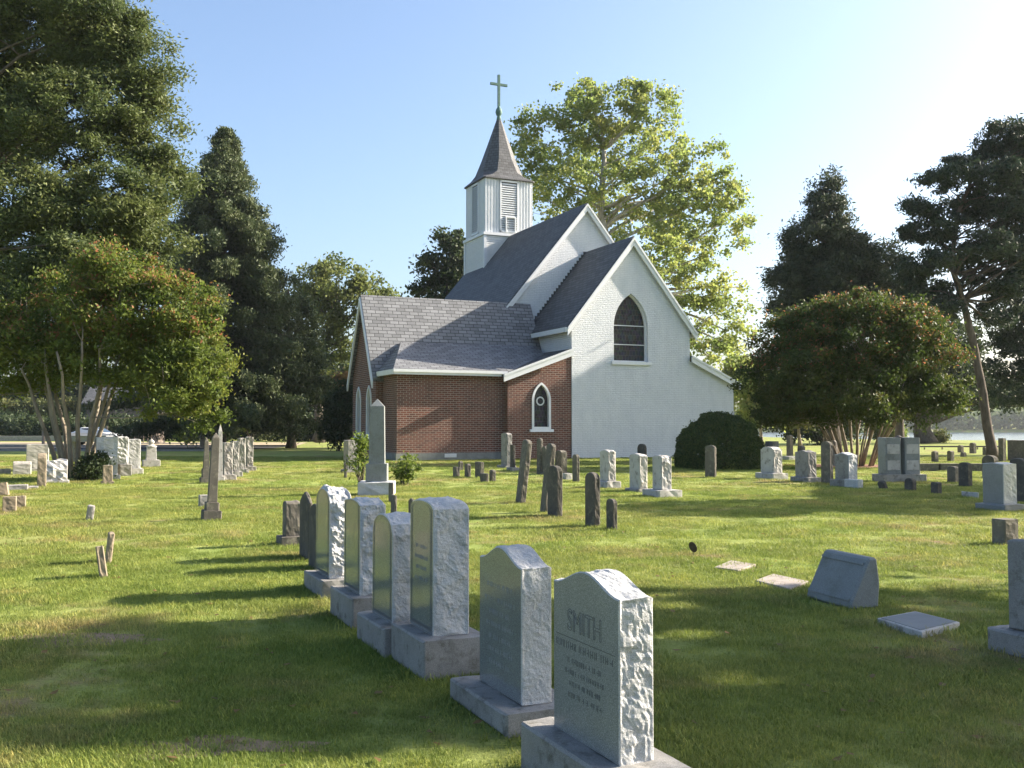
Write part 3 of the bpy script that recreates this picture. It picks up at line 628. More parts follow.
# junipers behind the right hand myrtle
D = 56
jun = [blob(*b) for b in [(827,190,13,24,D,0,.9),(826,215,24,24,D,0,.9),(818,245,34,26,D,0,.9),(845,250,28,26,D,0,.9),(800,262,22,22,D,0,.9),(865,265,22,24,D,0,.9),(830,280,52,24,D,0,.9),(785,285,18,24,D,0,.9),(870,290,24,24,D,1,.9),(830,310,60,30,D,0,.9)]]
tree('juniper_tree', 'dark pointed juniper rising above the rusty crepe myrtle', TB(at(832,400,D)[0], D), [at(831,300,D),at(828,230,D),at(827,180,D)], .4, .06, jun, 620, 170, .5, .22, .35, M['leaf_juniper'], M['bark'], limbs=60, inner=.45, flat=.1)
D = 58
tree('juniper_tree', 'smaller dark juniper squeezed between the pointed juniper and the leaning pine', TB(at(900,440,D)[0], D), [at(900,380,D),at(898,310,D)], .28, .08,
     [blob(*b) for b in [(893,270,18,26,D,0,.9),(885,300,22,22,D,0,.9),(915,300,20,24,D,0,.9),(905,340,30,34,D,0,.9)]], 150, 120, .6, .3, .35, M['leaf_juniper'], M['bark'], limbs=20)
p = gp(993, 459); D = p[1]
pin = [blob(*b) for b in [(928,205,20,14,D,0,1.2),(948,180,26,13,D,-1,1.2),(975,160,26,14,D,1,1.2),(1005,135,28,16,D,0,1.2),(1000,175,30,16,D,-1,1.2),(915,235,17,12,D,1,1.2),(940,228,24,13,D,0,1.2),(970,205,28,14,D,1,1.2),(1005,212,30,16,D,0,1.2),(925,262,22,13,D,-1,1.2),(955,255,26,13,D,1,1.2),(985,245,26,14,D,-1,1.2),(910,288,20,12,D,0,1.2),(945,290,20,12,D,0,1.2),(1015,250,24,14,D,0,1.2),(980,275,20,11,D,1,1.2),(1045,165,36,42,D,1,1.2),(1040,230,40,50,D,1,1.2),(1005,285,24,14,D,0,1.2),(1000,312,20,13,D,1,1.2),(940,310,20,11,D,0,1.2)]]
tree('pine_tree', 'tall pine with a bare leaning trunk near the water', TB(p[0], p[1]), [at(985,410,D),at(976,350,D),at(962,300,D),at(951,265,D),at(958,215,D),at(975,170,D)], .24, .07, pin, 500, 180, .5, .24, .3, M['leaf_pine'], M['bark_pine'], limbs=110, inner=.2, fz=.52, lstart=.5, limb_r=.5, sag=-.02)
D = 56; 
pin2 = [blob(*b) for b in [(1005,320,24,26,D,0,1),(1025,300,36,36,D,0,1),(1000,360,20,22,D,0,1),(1030,360,36,36,D,0,1),(1010,395,26,14,D,0,1),(1060,330,50,80,D,0,1),(1048,150,36,34,D,1,1),(1060,200,50,70,D,2,1),(1018,160,22,30,D,1,1)]]
tree('pine_tree', 'dense dark pine partly cut off by the picture edge behind the tall brown stone', TB(at(1050,440,D)[0], D), [at(1050,380,D),at(1048,260,D),at(1045,120,D)], .36, .1, pin2, 430, 120, .55, .26, .32, M['leaf_pine'], M['bark_pine'], limbs=60, inner=.2, fz=.55)
D = 92
tree('oak_tree', 'broad dark oak with a thick short trunk at the edge of the water', TB(at(925,441,D)[0], D), [at(925,418,D),at(924,398,D),at(930,370,D)], .85, .35,
     [blob(*b) for b in [(925,375,44,26,D,0,.9),(960,385,40,24,D,0,.9),(890,385,40,24,D,0,.9),(985,395,26,16,D,0,.9),(940,345,40,26,D,0,.9),(880,400,26,14,D,0,.9),(1010,395,26,14,D,2,.9)]], 330, 110, .95, .38, .5, M['leaf_dark'], M['bark'], limbs=50, inner=.25, lstart=.3)
# clipped round bush beside the white wall
sb = gp(718, 470)
def boxwood():
    c = np.array([(720-512)/F*(sb[1]+1.6), sb[1]+1.6, 0]); t = thing('round_shrub', 'large clipped dome of dark boxwood against the white church wall', 'shrub', tuple(c))
    n = 52000; u = unit(n); u[:, 2] = np.abs(u[:, 2]); rr = 1-.13*rng.random(n)**1.5
    lump = np.array([mnoise.noise(Vector(q*2.2)) for q in u])*.09+np.array([mnoise.noise(Vector(q*7)) for q in u])*.06+(rng.random(n) < .02)*rng.random(n)*.09
    sq = np.sign(u)*np.abs(u)**.84
    P = sq*(rr+lump)[:, None]*[1.66, 1.6, 2.06]; P[:, 2] = np.maximum(P[:, 2], .02)
    mb = MB(); 
    for a in range(6): limb(mb, (0, 0, 0), (math.cos(a)*1.0, math.sin(a)*1.0, 1.3), .05, .02)
    mb.build('stem', M['bark'], t, recalc=False)
    link('foliage', leaf_mesh('foliage', P, .085, .6, rng.random(n)), M['leaf_box'], t)
boxwood()
# planting beside the granite obelisk, by the left hand stones and along the far edge
shrub('shrub', 'leafy green shrub just behind the large granite obelisk, nearer the church wall', [blob(406,462,9,9,27,0,.9),blob(398,470,8,8,27,0,.9),blob(412,472,7,7,27,0,.9),blob(404,476,8,6,27,0,.9)], 26, 30, .19, .11, .45, M['leaf_lime'])
shrub('shrub', 'leafy green shrub on the shaded side of the large granite obelisk', [blob(361,450,6,12,26.5,0,.9),blob(358,466,6,9,26.5,0,.9),blob(364,440,5,7,26.5,0,.9)], 24, 30, .19, .11, .45, M['leaf_lime'])
shrub('shrub', 'small dark rose bush at the foot of the crepe myrtle stems', [blob(92,468,12,12,29.5,0,.9),blob(86,476,10,8,29.5,0,.9),blob(99,460,8,9,29.5,0,.9)], 70, 40, .22, .10, .55, M['leaf_dark'])
shrub('bush', 'yellow green bush lit by the sun under the spruce boughs', [blob(187,432,9,14,80,0,.9),blob(178,420,10,9,80,0,.9),blob(193,425,8,8,80,0,.9)], 60, 40, .5, .26, .6, M['leaf_lime'])
shrub('bush', 'bright green bush under the dark evergreens left of the short trunk', [blob(248,422,14,9,95,0,.9),blob(255,412,9,7,95,0,.9)], 46, 40, .5, .28, .6, M['leaf_lime'])
shrub('bush', 'dark bush crowding the corner of the brick wing', [blob(340,415,14,26,64,0,.9),blob(346,392,9,16,64,0,.9),blob(332,432,12,16,64,0,.9)], 110, 80, .45, .2, .6, M['leaf_dark'], stems=10)
shrub('bush', 'rust brown bush peeping out behind the brick wing', [blob(345,386,12,14,74,0,.9),blob(351,398,8,14,74,0,.9)], 60, 60, .45, .22, .6, M['leaf_brown'])
# small lit trees behind the boxwood
D = 74
for px, py, rx, ry, lb in ((762, 395, 26, 26, 'yellow green young tree behind the dark clipped boxwood'), (800, 400, 24, 20, 'olive green young tree glimpsed under the rusty crepe myrtle'), (742, 375, 18, 22, 'lime green sapling close to the white aisle corner')):
    x = at(px, 440, D)[0]
    tree('young_tree', lb, TB(x, D), [at(px-2, 420, D), at(px, py, D)], .14, .05, [blob(px, py, rx, ry, D), blob(px+10, py+16, rx*.6, ry*.5, D), blob(px-12, py+18, rx*.5, ry*.5, D)], 110, 60, .6, .3, .6, M['leaf_sycamore'] if px != 800 else M['leaf_olive'], M['bark_myrtle'], limbs=24, group='young trees behind the boxwood'); D += 5
shrub('bush', 'black green thicket low behind the rusty crepe myrtle', [blob(822,428,26,14,84,0,.9),blob(800,432,14,8,84,0,.9),blob(845,428,16,10,84,0,.9)], 120, 60, .6, .3, .5, M['leaf_dark'])
shrub('bush', 'sunny green bush at the bank below the broad dark oak', [blob(880,428,12,10,100,0,.9),blob(897,433,9,6,100,0,.9)], 60, 50, .6, .3, .6, M['leaf_lime'])
shrub('bush', 'small scrubby bush beside the oak trunk at the bank', [blob(940,437,9,6,95,0,.9)], 30, 40, .45, .25, .6, M['leaf_olive'])
# hedge and woods behind the lane
shrub('hedge', 'olive green hedge above the red garden wall across the lane', [blob(px, 416+4*math.sin(px), 14, 15, 140, 0, .8) for px in range(-60, 75, 16)], 260, 70, 1.0, .45, .6, M['leaf_olive'], cat='hedge', stems=30)
def wood(name, pts, hmin, hmax, n, lm, leaf, depth, per):
    Cs = []
    for i in range(n):
        j = rng.integers(len(pts)-1); f = rng.random(); (x0, y0), (x1, y1) = pts[j], pts[j+1]
        x, y = x0+(x1-x0)*f, y0+(y1-y0)*f+rng.random()*depth
        H = hmin+(hmax-hmin)*(.5+.5*mnoise.noise(Vector((x*.04, y*.04, 3))))*(.75+.5*rng.random())
        Cs.append((x, y, H*rng.random()**.6, H))
    C = np.array([c[:3] for c in Cs]); P, t = leaves_at(C, per, leaf*2.6, .8)
    P = P[P[:, 2] > -1]; t = t[:len(P)]
    return tag(link(name, leaf_mesh(name, P, leaf, .7, t), lm), kind='stuff')
wood('far_wood', [(-300,648),(60,608),(200,548),(320,513),(460,528),(700,488),(1500,480)], 7, 15, 5200, M['leaf_far'], 2.0, 60, 22)
wood('wood_edge', [(-140,165),(-75,160),(-40,128),(-8,128),(14,150)], 5, 13, 2900, M['leaf_dark'], .7, 12, 40)
wood('undergrowth', [(-75,132),(-52,112),(-34,106),(-18,102),(-8,106)], 1.2, 3.6, 1500, M['leaf_dark'], .32, 5, 40)
# shade trees standing outside the picture on the sunny side; their crowns cast the foreground shade
def shade_mask(P, f):
    t = P[:, 2]/SD[2]; G = P-SD*t[:, None]; px, py = proj(G); px = np.where(G[:, 1] < .3, 2000, px)
    return f(px, py, G)
def fg_shade(px, py, G):
    top = np.interp(px, [-400, 0, 150, 300, 400, 640, 760, 900, 1024, 1500], [662, 645, 628, 616, 612, 592, 590, 588, 592, 600])
    nz = np.array([mnoise.noise(Vector((g[0]*1.1, g[1]*2.2, 0)))+.5*mnoise.noise(Vector((g[0]*3, g[1]*5, 4))) for g in G])
    top = top+nz*16
    bot = np.interp(px, [-400, 0, 250, 330, 420, 520, 640, 1500], [735, 745, 752, 770, 742, 745, 1200, 1500])+nz*20
    ok = (py > top) & ((py < bot) | (G[:, 1] < 2.5) | (px < -250))
    ok &= ~((px > -250) & (px < 610) & (py > 745) & (G[:, 1] < 4.9))          # the low sun reaches the nearest stone
    gaps = (nz > .43) & (px > 640) | (nz > .7)
    return ok & ~gaps
def band_shade(px, py, G):
    nz = np.array([mnoise.noise(Vector((g[0]*.6, g[1]*1.2, 7))) for g in G])
    b = (px > 610+nz*60) & (px < 1300) & (py > 499+nz*9+np.clip((760-px)*.03, 0, 5)) & (py < 516+nz*5)
    c = (px > 1000) & (py > 516) & (py < 530)
    return b | ((px > 815+nz*20) & (px < 990) & (py > 482) & (py < 500)) 
def blobw(c, r): return (np.array(c, float), np.array(r, float))
tree('shade_tree', 'spreading tree outside the view that shades the nearest lawn', TB(15, 11.5), [(14.8,11.2,4),(14.5,11,8)], .4, .12,
     [blobw((13.5,10.5,6), (4.5,4,2.5)), blobw((15,11,9), (5,4.5,3)), blobw((18,12,11.5), (5,4.5,3)), blobw((11,9.5,4.6), (2.6,3.0,1.6)), blobw((10,8.6,3.9), (2,2.2,1.3))], 900, 60, .6, .2, .6, M['leaf_oak'], M['bark'], limbs=0, accept=lambda P: shade_mask(P, fg_shade), inner=.1)
tree('shade_tree', 'tall tree outside the view that throws a band of shade across the lawn', TB(24, 28), [(24,28,5),(24,28,10)], .4, .12,
     [blobw((23,27.5,10), (5.5,5,3.5)), blobw((24,28,7), (4.5,4.5,2.5))], 520, 60, .7, .24, .6, M['leaf_oak'], M['bark'], limbs=0, accept=lambda P: shade_mask(P, band_shade), inner=.1)
# ------------------------------------------------------------------ gravestones
def top_profile(kind, w, h, r, n=14):
    """outline (v,z), counter-clockwise from bottom left, of a w x h tablet; r = rise of its head"""
    hw = w/2; out = [(-hw, 0), (hw, 0)]; T = [(hw-w*i/n, ) for i in range(n+1)]
    for (v,) in T:
        s = v/hw
        if kind == 'flat': z = h
        elif kind == 'round': z = h-r+r*math.sqrt(max(0, 1-s*s))
        elif kind == 'serp': z = h-r+r*(.5+.5*math.cos(math.pi*s))
        elif kind == 'gothic': z = h-r*abs(s)**1.3
        elif kind == 'shoulder': z = h-r if abs(s) > .72 else h-r*.55+r*.55*math.sqrt(max(0, 1-(s/.72)**2))
        elif kind == 'rugged': z = h-r*abs(s)**2*(.8+.4*mnoise.noise(Vector((s*2, w*9, h*7))))
        else: z = h
        out.append((v, z))
    return out
def densify(o, step):
    res = []
    for i, p in enumerate(o):
        q = o[(i+1) % len(o)]; L = math.hypot(q[0]-p[0], q[1]-p[1]); k = max(1, int(L/step))
        for j in range(k): res.append((p[0]+(q[0]-p[0])*j/k, p[1]+(q[1]-p[1])*j/k))
    return res
def tablet(mb, outline, t, amp=0.0, step=.04, layers=4, bev=.008, z0=0.0, seed=0, capm=0, sidem=0, fr=5.0, taper=0):
    o = densify(outline, step); n = len(o); hmax = max(p[1] for p in o)
    cx, cz = 0, hmax*.5
    us = [-t/2, -t/2+bev]+list(np.linspace(-t/2+bev, t/2-bev, layers+1))[1:-1]+[t/2-bev, t/2]; L = len(us); vs = []
    for k, u in enumerate(us):
        for i, (v, z) in enumerate(o):
            p, q = o[i-1], o[(i+1) % n]; nv, nz = q[1]-p[1], -(q[0]-p[0]); l = math.hypot(nv, nz)+1e-9; nv, nz = nv/l, nz/l
            ins = bev if k in (0, L-1) else 0; d = 0
            if amp and 1 < k < L-2 and z > .001:
                P = Vector((u*fr+seed, v*fr, z*fr)); d = amp*(mnoise.noise(P)+.7*mnoise.noise(P*2.3)+.5*mnoise.noise(P*5.1)+.3*mnoise.noise(P*11))
            elif amp and k in (1, L-2): d = amp*.12*mnoise.noise(Vector((v*9+seed, z*9, k)))
            tp = 1-taper*z/hmax
            vs.append((u*tp, (v-nv*ins+nv*d)*tp, z0+max(0, z-nz*ins+nz*d)))
    fs = [(k*n+i, k*n+(i+1) % n, (k+1)*n+(i+1) % n, (k+1)*n+i) for k in range(L-1) for i in range(n)]
    mb.add(vs, [tuple(range(n-1, -1, -1))], capm); b = len(mb.v)-len(vs)
    mb.f.append(tuple(b+(L-1)*n+i for i in range(n))); mb.m.append(capm)
    mb.f += [tuple(b+i for i in f) for f in fs]; mb.m += [sidem]*len(fs)
def block(mb, hx, hy, z0, z1, bev=.012, amp=0, seed=0, mi=0):
    tablet(mb, [(-hy, 0), (hy, 0), (hy, z1-z0), (-hy, z1-z0)], 2*hx, amp, .07, 5, bev, z0, seed, mi, mi)
STONES = 'headstones in the churchyard'; FOOTST = 'small footstones in the grass'
def place(o, x, y, lean=0, fwd=0, rot=None):
    o.matrix_world = Matrix.Translation((x, y, -.01)) @ Matrix.Rotation(R(lean), 4, 'Y') @ Matrix.Rotation(R(fwd), 4, 'X') @ Matrix.Rotation(AL if rot is None else rot, 4, 'Z')
def strokes(mb, t, rows, mi, seed=0):
    """worn, unreadable lines of cut lettering on the west face"""
    rg = random.Random(seed); u = -t/2
    for (z, hgt, wid) in rows:
        v = -wid/2
        while v < wid/2:
            L = hgt*(.45+.5*rg.random())
            for q in range(rg.choice((1, 2, 2))):
                a = v+q*L*.6; mb.box(u-.0012, u+.002, a, a+hgt*.12, z-hgt/2*(.6+.4*rg.random()), z+hgt/2, mi)
            if rg.random() < .7: mb.box(u-.0011, u+.002, v, v+L*.7, z-hgt*.06, z+hgt*.06, mi)
            v += L+hgt*(.25 if rg.random() < .8 else .8)
def text(parent, s, size, u, z, mat, stroke=.0016, v=0, sx=.8):
    cu = bpy.data.curves.new('lettering', 'FONT'); cu.body = s; cu.size = size; cu.align_x = 'CENTER'; cu.fill_mode = 'NONE'; cu.bevel_depth = stroke; cu.bevel_resolution = 0; cu.resolution_u = 4
    tmp = bpy.data.objects.new('lettering', cu); COL.objects.link(tmp); bpy.context.view_layer.update()
    me = bpy.data.meshes.new_from_object(tmp.evaluated_get(bpy.context.evaluated_depsgraph_get())); bpy.data.objects.remove(tmp); me.materials.clear()
    me.transform(Matrix(((0, 0, -1, u), (-sx, 0, 0, v), (0, 1, 0, z), (0, 0, 0, 1))))
    o = link('lettering', me, mat, parent); return o
# --- the near row of grey granite stones, set by the foot of the near front corner of each tablet
def granite(label, cpx, cpy, hz, w, t, h, top, r, m, amp, polished, rough, plinth='granite_base', lines=None, seed=0, dark=False, fr=5.0, panel=False):
    c = gp(cpx, cpy, hz); cx = c[0]+CA*t/2-SA*w/2; cy = c[1]+SA*t/2+CA*w/2
    th = thing('headstone', label, 'gravestone', (cx, cy, 0), AL, 'granite headstones in the nearest row')
    mb = MB(); tablet(mb, top_profile(top, w, h, r), t, amp, .017, 12, .006, hz, seed, 0, 1, fr)
    if lines: strokes(mb, t, lines[0], 2, seed+1)
    tb = mb.build('tablet', [M[polished], M[rough]]+([M[lines[1]]] if lines else []), th)
    mb = MB(); block(mb, t/2+m[0], w/2+m[1], 0, hz-.001, .012, .012, seed+3); mb.build('plinth', M[plinth], th)
    FOOT.append((cx, cy, AL, t/2+m[0], w/2+m[1]))
    if panel:                                                        # sunk arched border round the face
        o1 = top_profile(top, w*.86, h*.94, r*.86); o2 = top_profile(top, w*.80, h*.915, r*.80); n = len(o1); z0 = hz+.03; u = -t/2-.0015
        mb2 = MB(); mb2.add([(u, v, z0+z) for v, z in o1]+[(u, v, z0+.02+z) for v, z in o2], [(i, (i+1) % n, n+(i+1) % n, n+i) for i in range(n)]); mb2.build('border', M['letter_cut'], tb, recalc=False)
    return th, tb, hz
th, tb, hz = granite('light grey granite headstone with a raised surname and wavy rock cut top, nearest the camera', 619.5, 767, .22, .60, .165, .745, 'serp', .075, (.11, .13), .009, 'granite_dull', 'granite_rock', seed=1, fr=12, lines=([(.22+z, a, b) for z, a, b in ((.40, .034, .5), (.335, .026, .3), (.285, .024, .34), (.235, .024, .28), (.185, .024, .3))], 'letter_cut'))
text(tb, 'SMITH', .135, -.165/2-.0006, hz+.47, M['letter_cut'], .0015, v=.0, sx=.84)
text(tb, 'SMITH', .135, -.165/2+.0009, hz+.4672, M['letter_pale'], .0016, v=-.0028, sx=.84)['label'] = 'pale copy of the letters painted as their lit edges'  # offset pale outline paints a highlight along the cut letters
mb = MB(); mb.box(-.165/2-.0014, -.165/2+.002, -.27, .27, hz+.435, hz+.4375); mb.build('border', M['letter_cut'], tb, recalc=False)
granite('grey granite headstone with rows of pale lettering on a polished face, second from the camera', 521.4, 706, .12, .59, .18, .805, 'serp', .085, (.14, .12), .009, 'granite_polished', 'granite_rock', lines=([(.12+z, .03, wd) for z, wd in ((.58, .34), (.5, .42), (.43, .3), (.36, .36), (.29, .3), (.22, .34), (.15, .26))], 'letter_pale'), seed=11, fr=8)
granite('tallest grey granite headstone with a rounded rock faced top, third from the camera', 432.8, 637, .25, .47, .25, .86, 'round', .05, (.10, .11), .018, 'granite_polished', 'granite_rock', seed=21, panel=True, lines=([(.25+z, .028, wd) for z, wd in ((.55, .2), (.48, .26), (.41, .2), (.34, .24))], 'letter_pale'))
granite('grey granite headstone with an arched border cut in its shiny face, fourth from the camera', 392, 625.6, .20, .5, .22, .76, 'round', .13, (.09, .10), .016, 'granite_polished', 'granite_rock', seed=31, panel=True)
granite('grey granite headstone with a rough flat rock cut top, fifth from the camera', 359.6, 596, .24, .5, .215, .76, 'rugged', .05, (.09, .11), .026, 'granite_polished', 'granite_rock', seed=41, panel=True)
granite('white topped granite headstone with rock faced edges, farthest of the nearest granite row', 329, 579, .17, .55, .215, .83, 'round', .12, (.09, .12), .03, 'granite_polished', 'granite_rock', seed=51, panel=True)
# --- generic stones measured from the picture
def stone(label, x0, x1, yt, yb, t=.12, w=None, mat='old_stone', top='round', r=.1, yj=None, m=.1, lean=0, fwd=0, name='headstone', group=STONES, amp=.012, base=None, yj2=None, taper=0, lines=None, rot=None, side=None):
    xc = (x0+x1)/2; g = gp(xc, yb); thet = math.atan((xc-512)/F); a = AL if rot is None else rot
    sn, cs = math.sin(a+thet), math.cos(a+thet)
    for _ in range(3):
        ww = w or .5; back = .45*(ww*math.cos(a)+t*math.sin(a))+(m if yj else 0)
        d = g[1]+back; span = (x1-x0)*d/F/math.cos(thet)
        if w is None:
            w_ = (span-t*cs)/max(sn, .12); w_ = min(max(w_, .22), 1.1)
        else: w_ = w; t = max(.05, (span-w*abs(sn))/cs)
    w = w_
    x = (xc-512)/F*d; H = zpx(yt, d); mats = [M[mat], M[side or mat]]
    FOOT.append((x, d, a, t/2+(m if yj else 0), w/2+(m if yj else 0)))
    sd = xc*.13+yb
    if yj is None:
        mb = MB(); tablet(mb, top_profile(top, w, H, r*w*2), t, amp, .05 if H > .6 else .035, 4, .012, 0, sd, 0, 1, 4, taper)
        o = mb.build(name, mats, None); place(o, x, d, lean, fwd, a); tag(o, label, 'gravestone' if name != 'footstone' else 'footstone', group); return o
    o = thing(name, label, 'gravestone', (0, 0, 0), 0, group); place(o, x, d, lean, fwd, a)
    hz = max(.06, zpx(yj, d)); mb = MB(); tablet(mb, top_profile(top, w, H-hz, r*w*2), t, amp, .05, 6, .012, hz, sd, 0, 1, 4, taper); tb = mb.build('tablet', mats, o)
    if yj2:
        h2 = max(.05, zpx(yj2, d)); mb = MB(); block(mb, t/2+m, w/2+m, 0, h2-.001, .015, .012, sd); mb.build('plinth', M[base or mat], o)
        mb = MB(); block(mb, t/2+m*.5, w/2+m*.5, h2, hz-.001, .015, .006, sd+2); mb.build('plinth', M[base or mat], o)
    else:
        mb = MB(); block(mb, t/2+m, w/2+m, 0, hz-.001, .015, .014, sd); mb.build('plinth', M[base or mat], o)
    return o
def fs(label, x0, x1, yt, yb, **k):
    k.setdefault('t', .09); k.setdefault('r', .12); return stone(label, x0, x1, yt, yb, name='footstone', group=FOOTST, **k)
G = dict
# beyond the granite row
stone('thin dark slab tucked against the left side of the white topped granite headstone', 313.5, 320, 503, 572, w=.5, mat='dark_stone', r=.15)
stone('dark thin slab with a peaked head, standing alone left of the granite row', 301, 313, 491, 561, w=.5, mat='dark_stone', top='gothic', r=.12)
stone('dark squat stone on a stepped foot, leftmost and farthest of the granite row', 285, 300, 500, 548, t=.2, mat='old_stone', yj=535, m=.07, r=.08)
# obelisks
def obelisk(label, pxs, mat, group='obelisk monuments', lean=0, rot=None, baserock=True):
    """pxs: centre px, base y, then steps (half width px, top y) from the ground up and shaft (half bottom, half top, shoulder y, tip y)"""
    xc, yb, steps, (hb, ht, ys, ytip) = pxs; d = gp(xc, yb)[1]+.35; x = (xc-512)/F*d; k = d/F*.82
    o = thing('obelisk_monument', label, 'monument', (0, 0, 0), 0, group); place(o, x, d, lean, 0, rot if rot is not None else AL)
    z = 0
    for i, (hw, y) in enumerate(steps):
        z1 = zpx(y, d); mb = MB(); block(mb, hw*k, hw*k, z, z1-.001, .015, .03 if (baserock and i == 0) else .004, xc+i); mb.build('plinth', M[mat] if not (baserock and i == 0) else M['granite_rock'], o); z = z1
    mb = MB(); zs, zt = zpx(ys, d), zpx(ytip, d); mb.frustum(0, 0, z, zs, hb*k, hb*k, ht*k, ht*k); mb.frustum(0, 0, zs+.0005, zt, ht*k, ht*k, .004, .004)
    mb.build('shaft', M[mat], o, bevel=.008); FOOT.append((x, d, AL, steps[0][0]*k, steps[0][0]*k)); return o
obelisk('large plain grey granite obelisk on a rough stone foot before the brick wing', (377.5, 496, [(21.5, 481), (13, 463)], (9.6, 8.6, 406, 398.5)), 'granite_obelisk', rot=R(4))
obelisk('slim leaning dark obelisk on a stepped brown foot in the open lawn', (212.5, 522, [(11, 509.5), (8, 501.5)], (5.4, 4.2, 437, 432)), 'old_stone', lean=2.5, baserock=False)
obelisk('thin dark shaft lit yellow along one edge, just behind the slim leaning obelisk', (207, 484, [(7, 477), (5, 468)], (3.6, 2.2, 441, 437)), 'old_stone', baserock=False)
obelisk('white pointed shaft peeping above the slim leaning obelisk', (220.5, 481, [(5.5, 476)], (3, 2.2, 431, 424)), 'marble', baserock=False)
# row of pale stones right of the slim obelisk
for x0, x1, yt, yj, yb, lb in ((222.5, 233, 442.5, 474, 480, 'pale rock edged headstone nearest in the short row behind the slim obelisk'), (231, 239.5, 441, 471, 477, 'pale headstone second in the short row behind the slim obelisk'), (238, 246, 438, 468, 473, 'pale headstone third in the short row behind the slim obelisk'), (245.5, 253.5, 437, 466, 471, 'pale headstone farthest in the short row behind the slim obelisk')):
    stone(lb, x0, x1, yt, yb, w=.55, mat='marble_grey', top='flat', r=.02, yj=yj, m=.1, amp=.03)
stone('low pale block just left of the slim leaning obelisk foot', 200, 210, 494.5, 507.5, t=.3, w=.2, mat='marble_grey', top='flat', r=0)
# small monuments in the left lawn
def urn_monument():
    d = gp(152, 467)[1]+.3; x = (152-512)/F*d
    o = thing('headstone', 'small white pedestal with a finial standing alone near the lane', 'gravestone', (x, d, 0), AL, STONES); z1, z2, z3 = zpx(460, d), zpx(447, d), zpx(440, d)
    mb = MB(); block(mb, .32, .32, 0, z1, .015, .005); mb.build('plinth', M['marble'], o)
    mb = MB(); mb.frustum(0, 0, z1+.001, z2, .2, .2, .17, .17); mb.build('tablet', M['marble'], o, bevel=.01)
    mb = MB(); mb.lathe([(.21, z2+.001), (.21, z2+.04), (.12, z2+.07), (.08, z2+.12), (.12, z2+.18), (.10, z2+.24), (.03, z3+.03), (.01, z3+.06)], 12); mb.build('finial', M['marble'], o)
urn_monument()
stone('thin white post like stone by the dark spruce trunk', 200.5, 205, 425, 448, t=.14, w=.2, mat='marble', top='gothic', r=.1)
fs('tiny grey stub leaning in the open left lawn', 88, 94.5, 505, 520.5, t=.1, w=.16, mat='marble_grey', top='flat', r=.02, lean=8)
fs('narrow tan footstone leaning left, nearer of the crossing pair', 103, 110.5, 545, 578.5, t=.06, w=.18, mat='tan_stone', top='flat', r=.03, lean=-9)
fs('narrow tan footstone leaning right, farther of the crossing pair', 107.5, 113.5, 532, 564, t=.06, w=.18, mat='tan_stone', top='flat', r=.03, lean=6)
# left cluster by the crepe myrtle
stone('tall pale square topped die beside the crepe myrtle stems', 29.5, 48, 444, 471.5, t=.45, w=.65, mat='marble', top='flat', r=0, yj=468, m=.06, side='marble')
stone('white slanted marker left of the tall pale die', 16, 31, 461, 474.5, t=.3, w=.4, mat='marble', top='round', r=.12)
fs('low pale block farthest left beside the slanted marker', 0, 11, 468.5, 474.5, t=.3, w=.25, mat='marble_grey', top='flat', r=0)
stone('narrow brown slab with one sunlit yellow edge before the crepe myrtle', 39.5, 47, 453, 486.5, w=.42, mat='tan_stone', r=.15, side='tan_stone')
stone('rough white boulder shaped stone at the foot of the crepe myrtle', 49, 67, 459, 483.5, t=.42, w=.5, mat='marble', top='rugged', r=.28, yj=480, m=.05, amp=.07)
fs('low flat pale ledger block in the left cluster', 11, 28, 484.5, 491, t=.55, w=.5, mat='marble_grey', top='flat', r=0)
fs('flush pale flat stone beside the brown slab', 29.5, 39, 486, 489.5, t=.4, w=.4, mat='marble_grey', top='flat', r=0)
fs('tilted tan footstone cut by the picture edge on the left', 0, 10.5, 482.5, 496.5, t=.15, w=.45, mat='tan_stone', top='flat', r=.03, lean=-10)
fs('square tan footstone, left one of the twin blocks in the left lawn', 6, 17.5, 496, 512.5, t=.3, w=.22, mat='tan_stone', top='flat', r=.02)
fs('square tan footstone, right one of the twin blocks in the left lawn', 17.5, 27, 495.5, 508.5, t=.26, w=.2, mat='tan_stone', top='flat', r=.02)
stone('tall rock edged granite die right of the crepe myrtle stems', 98, 117, 437, 480, t=.42, w=.7, mat='granite_dull', top='flat', r=0, yj=474, m=.08, side='granite_rock', amp=.04)
def capped():
    d = gp(92, 462)[1]; x = (88-512)/F*d
    o = thing('headstone', 'wide dark monument under a flat overhanging cap behind the crepe myrtle', 'gravestone', (x, d, 0), 0, STONES); z1, z2 = zpx(441.5, d), zpx(435.5, d)
    for sx in (-.55, .75):
        mb = MB(); block(mb, .12, .3, 0, z1, .01, .01, sx); b_ = mb.build('leg', M['granite_base'], o); b_.location = (sx, 0, 0)
    mb = MB(); block(mb, 1.0, .42, z1+.001, z2, .015, .015, 4); mb.build('cap', M['granite_dull'], o)
capped()
stone('dark faced granite stone beside the tall rock edged die', 117.5, 128.5, 437, 476, t=.3, w=.65, mat='old_stone', top='flat', r=0, yj=464, m=.1, side='granite_rock', amp=.035, base='granite_base')
stone('pale granite stone with a white foot, last in the row right of the crepe myrtle', 128.5, 140.5, 439, 474.5, t=.34, w=.6, mat='granite_dull', top='flat', r=0, yj=468, m=.09, side='granite_rock', base='marble')
fs('small footstone with a yellow lit edge on its own foot before the rock edged die', 104.5, 113, 465, 484.5, t=.16, w=.3, mat='tan_stone', top='flat', r=.02, yj=481, m=.05)
fs('narrow yellow lit footstone before the dark faced granite stone', 115, 121, 464, 479.5, t=.14, w=.3, mat='tan_stone', top='flat', r=.02)
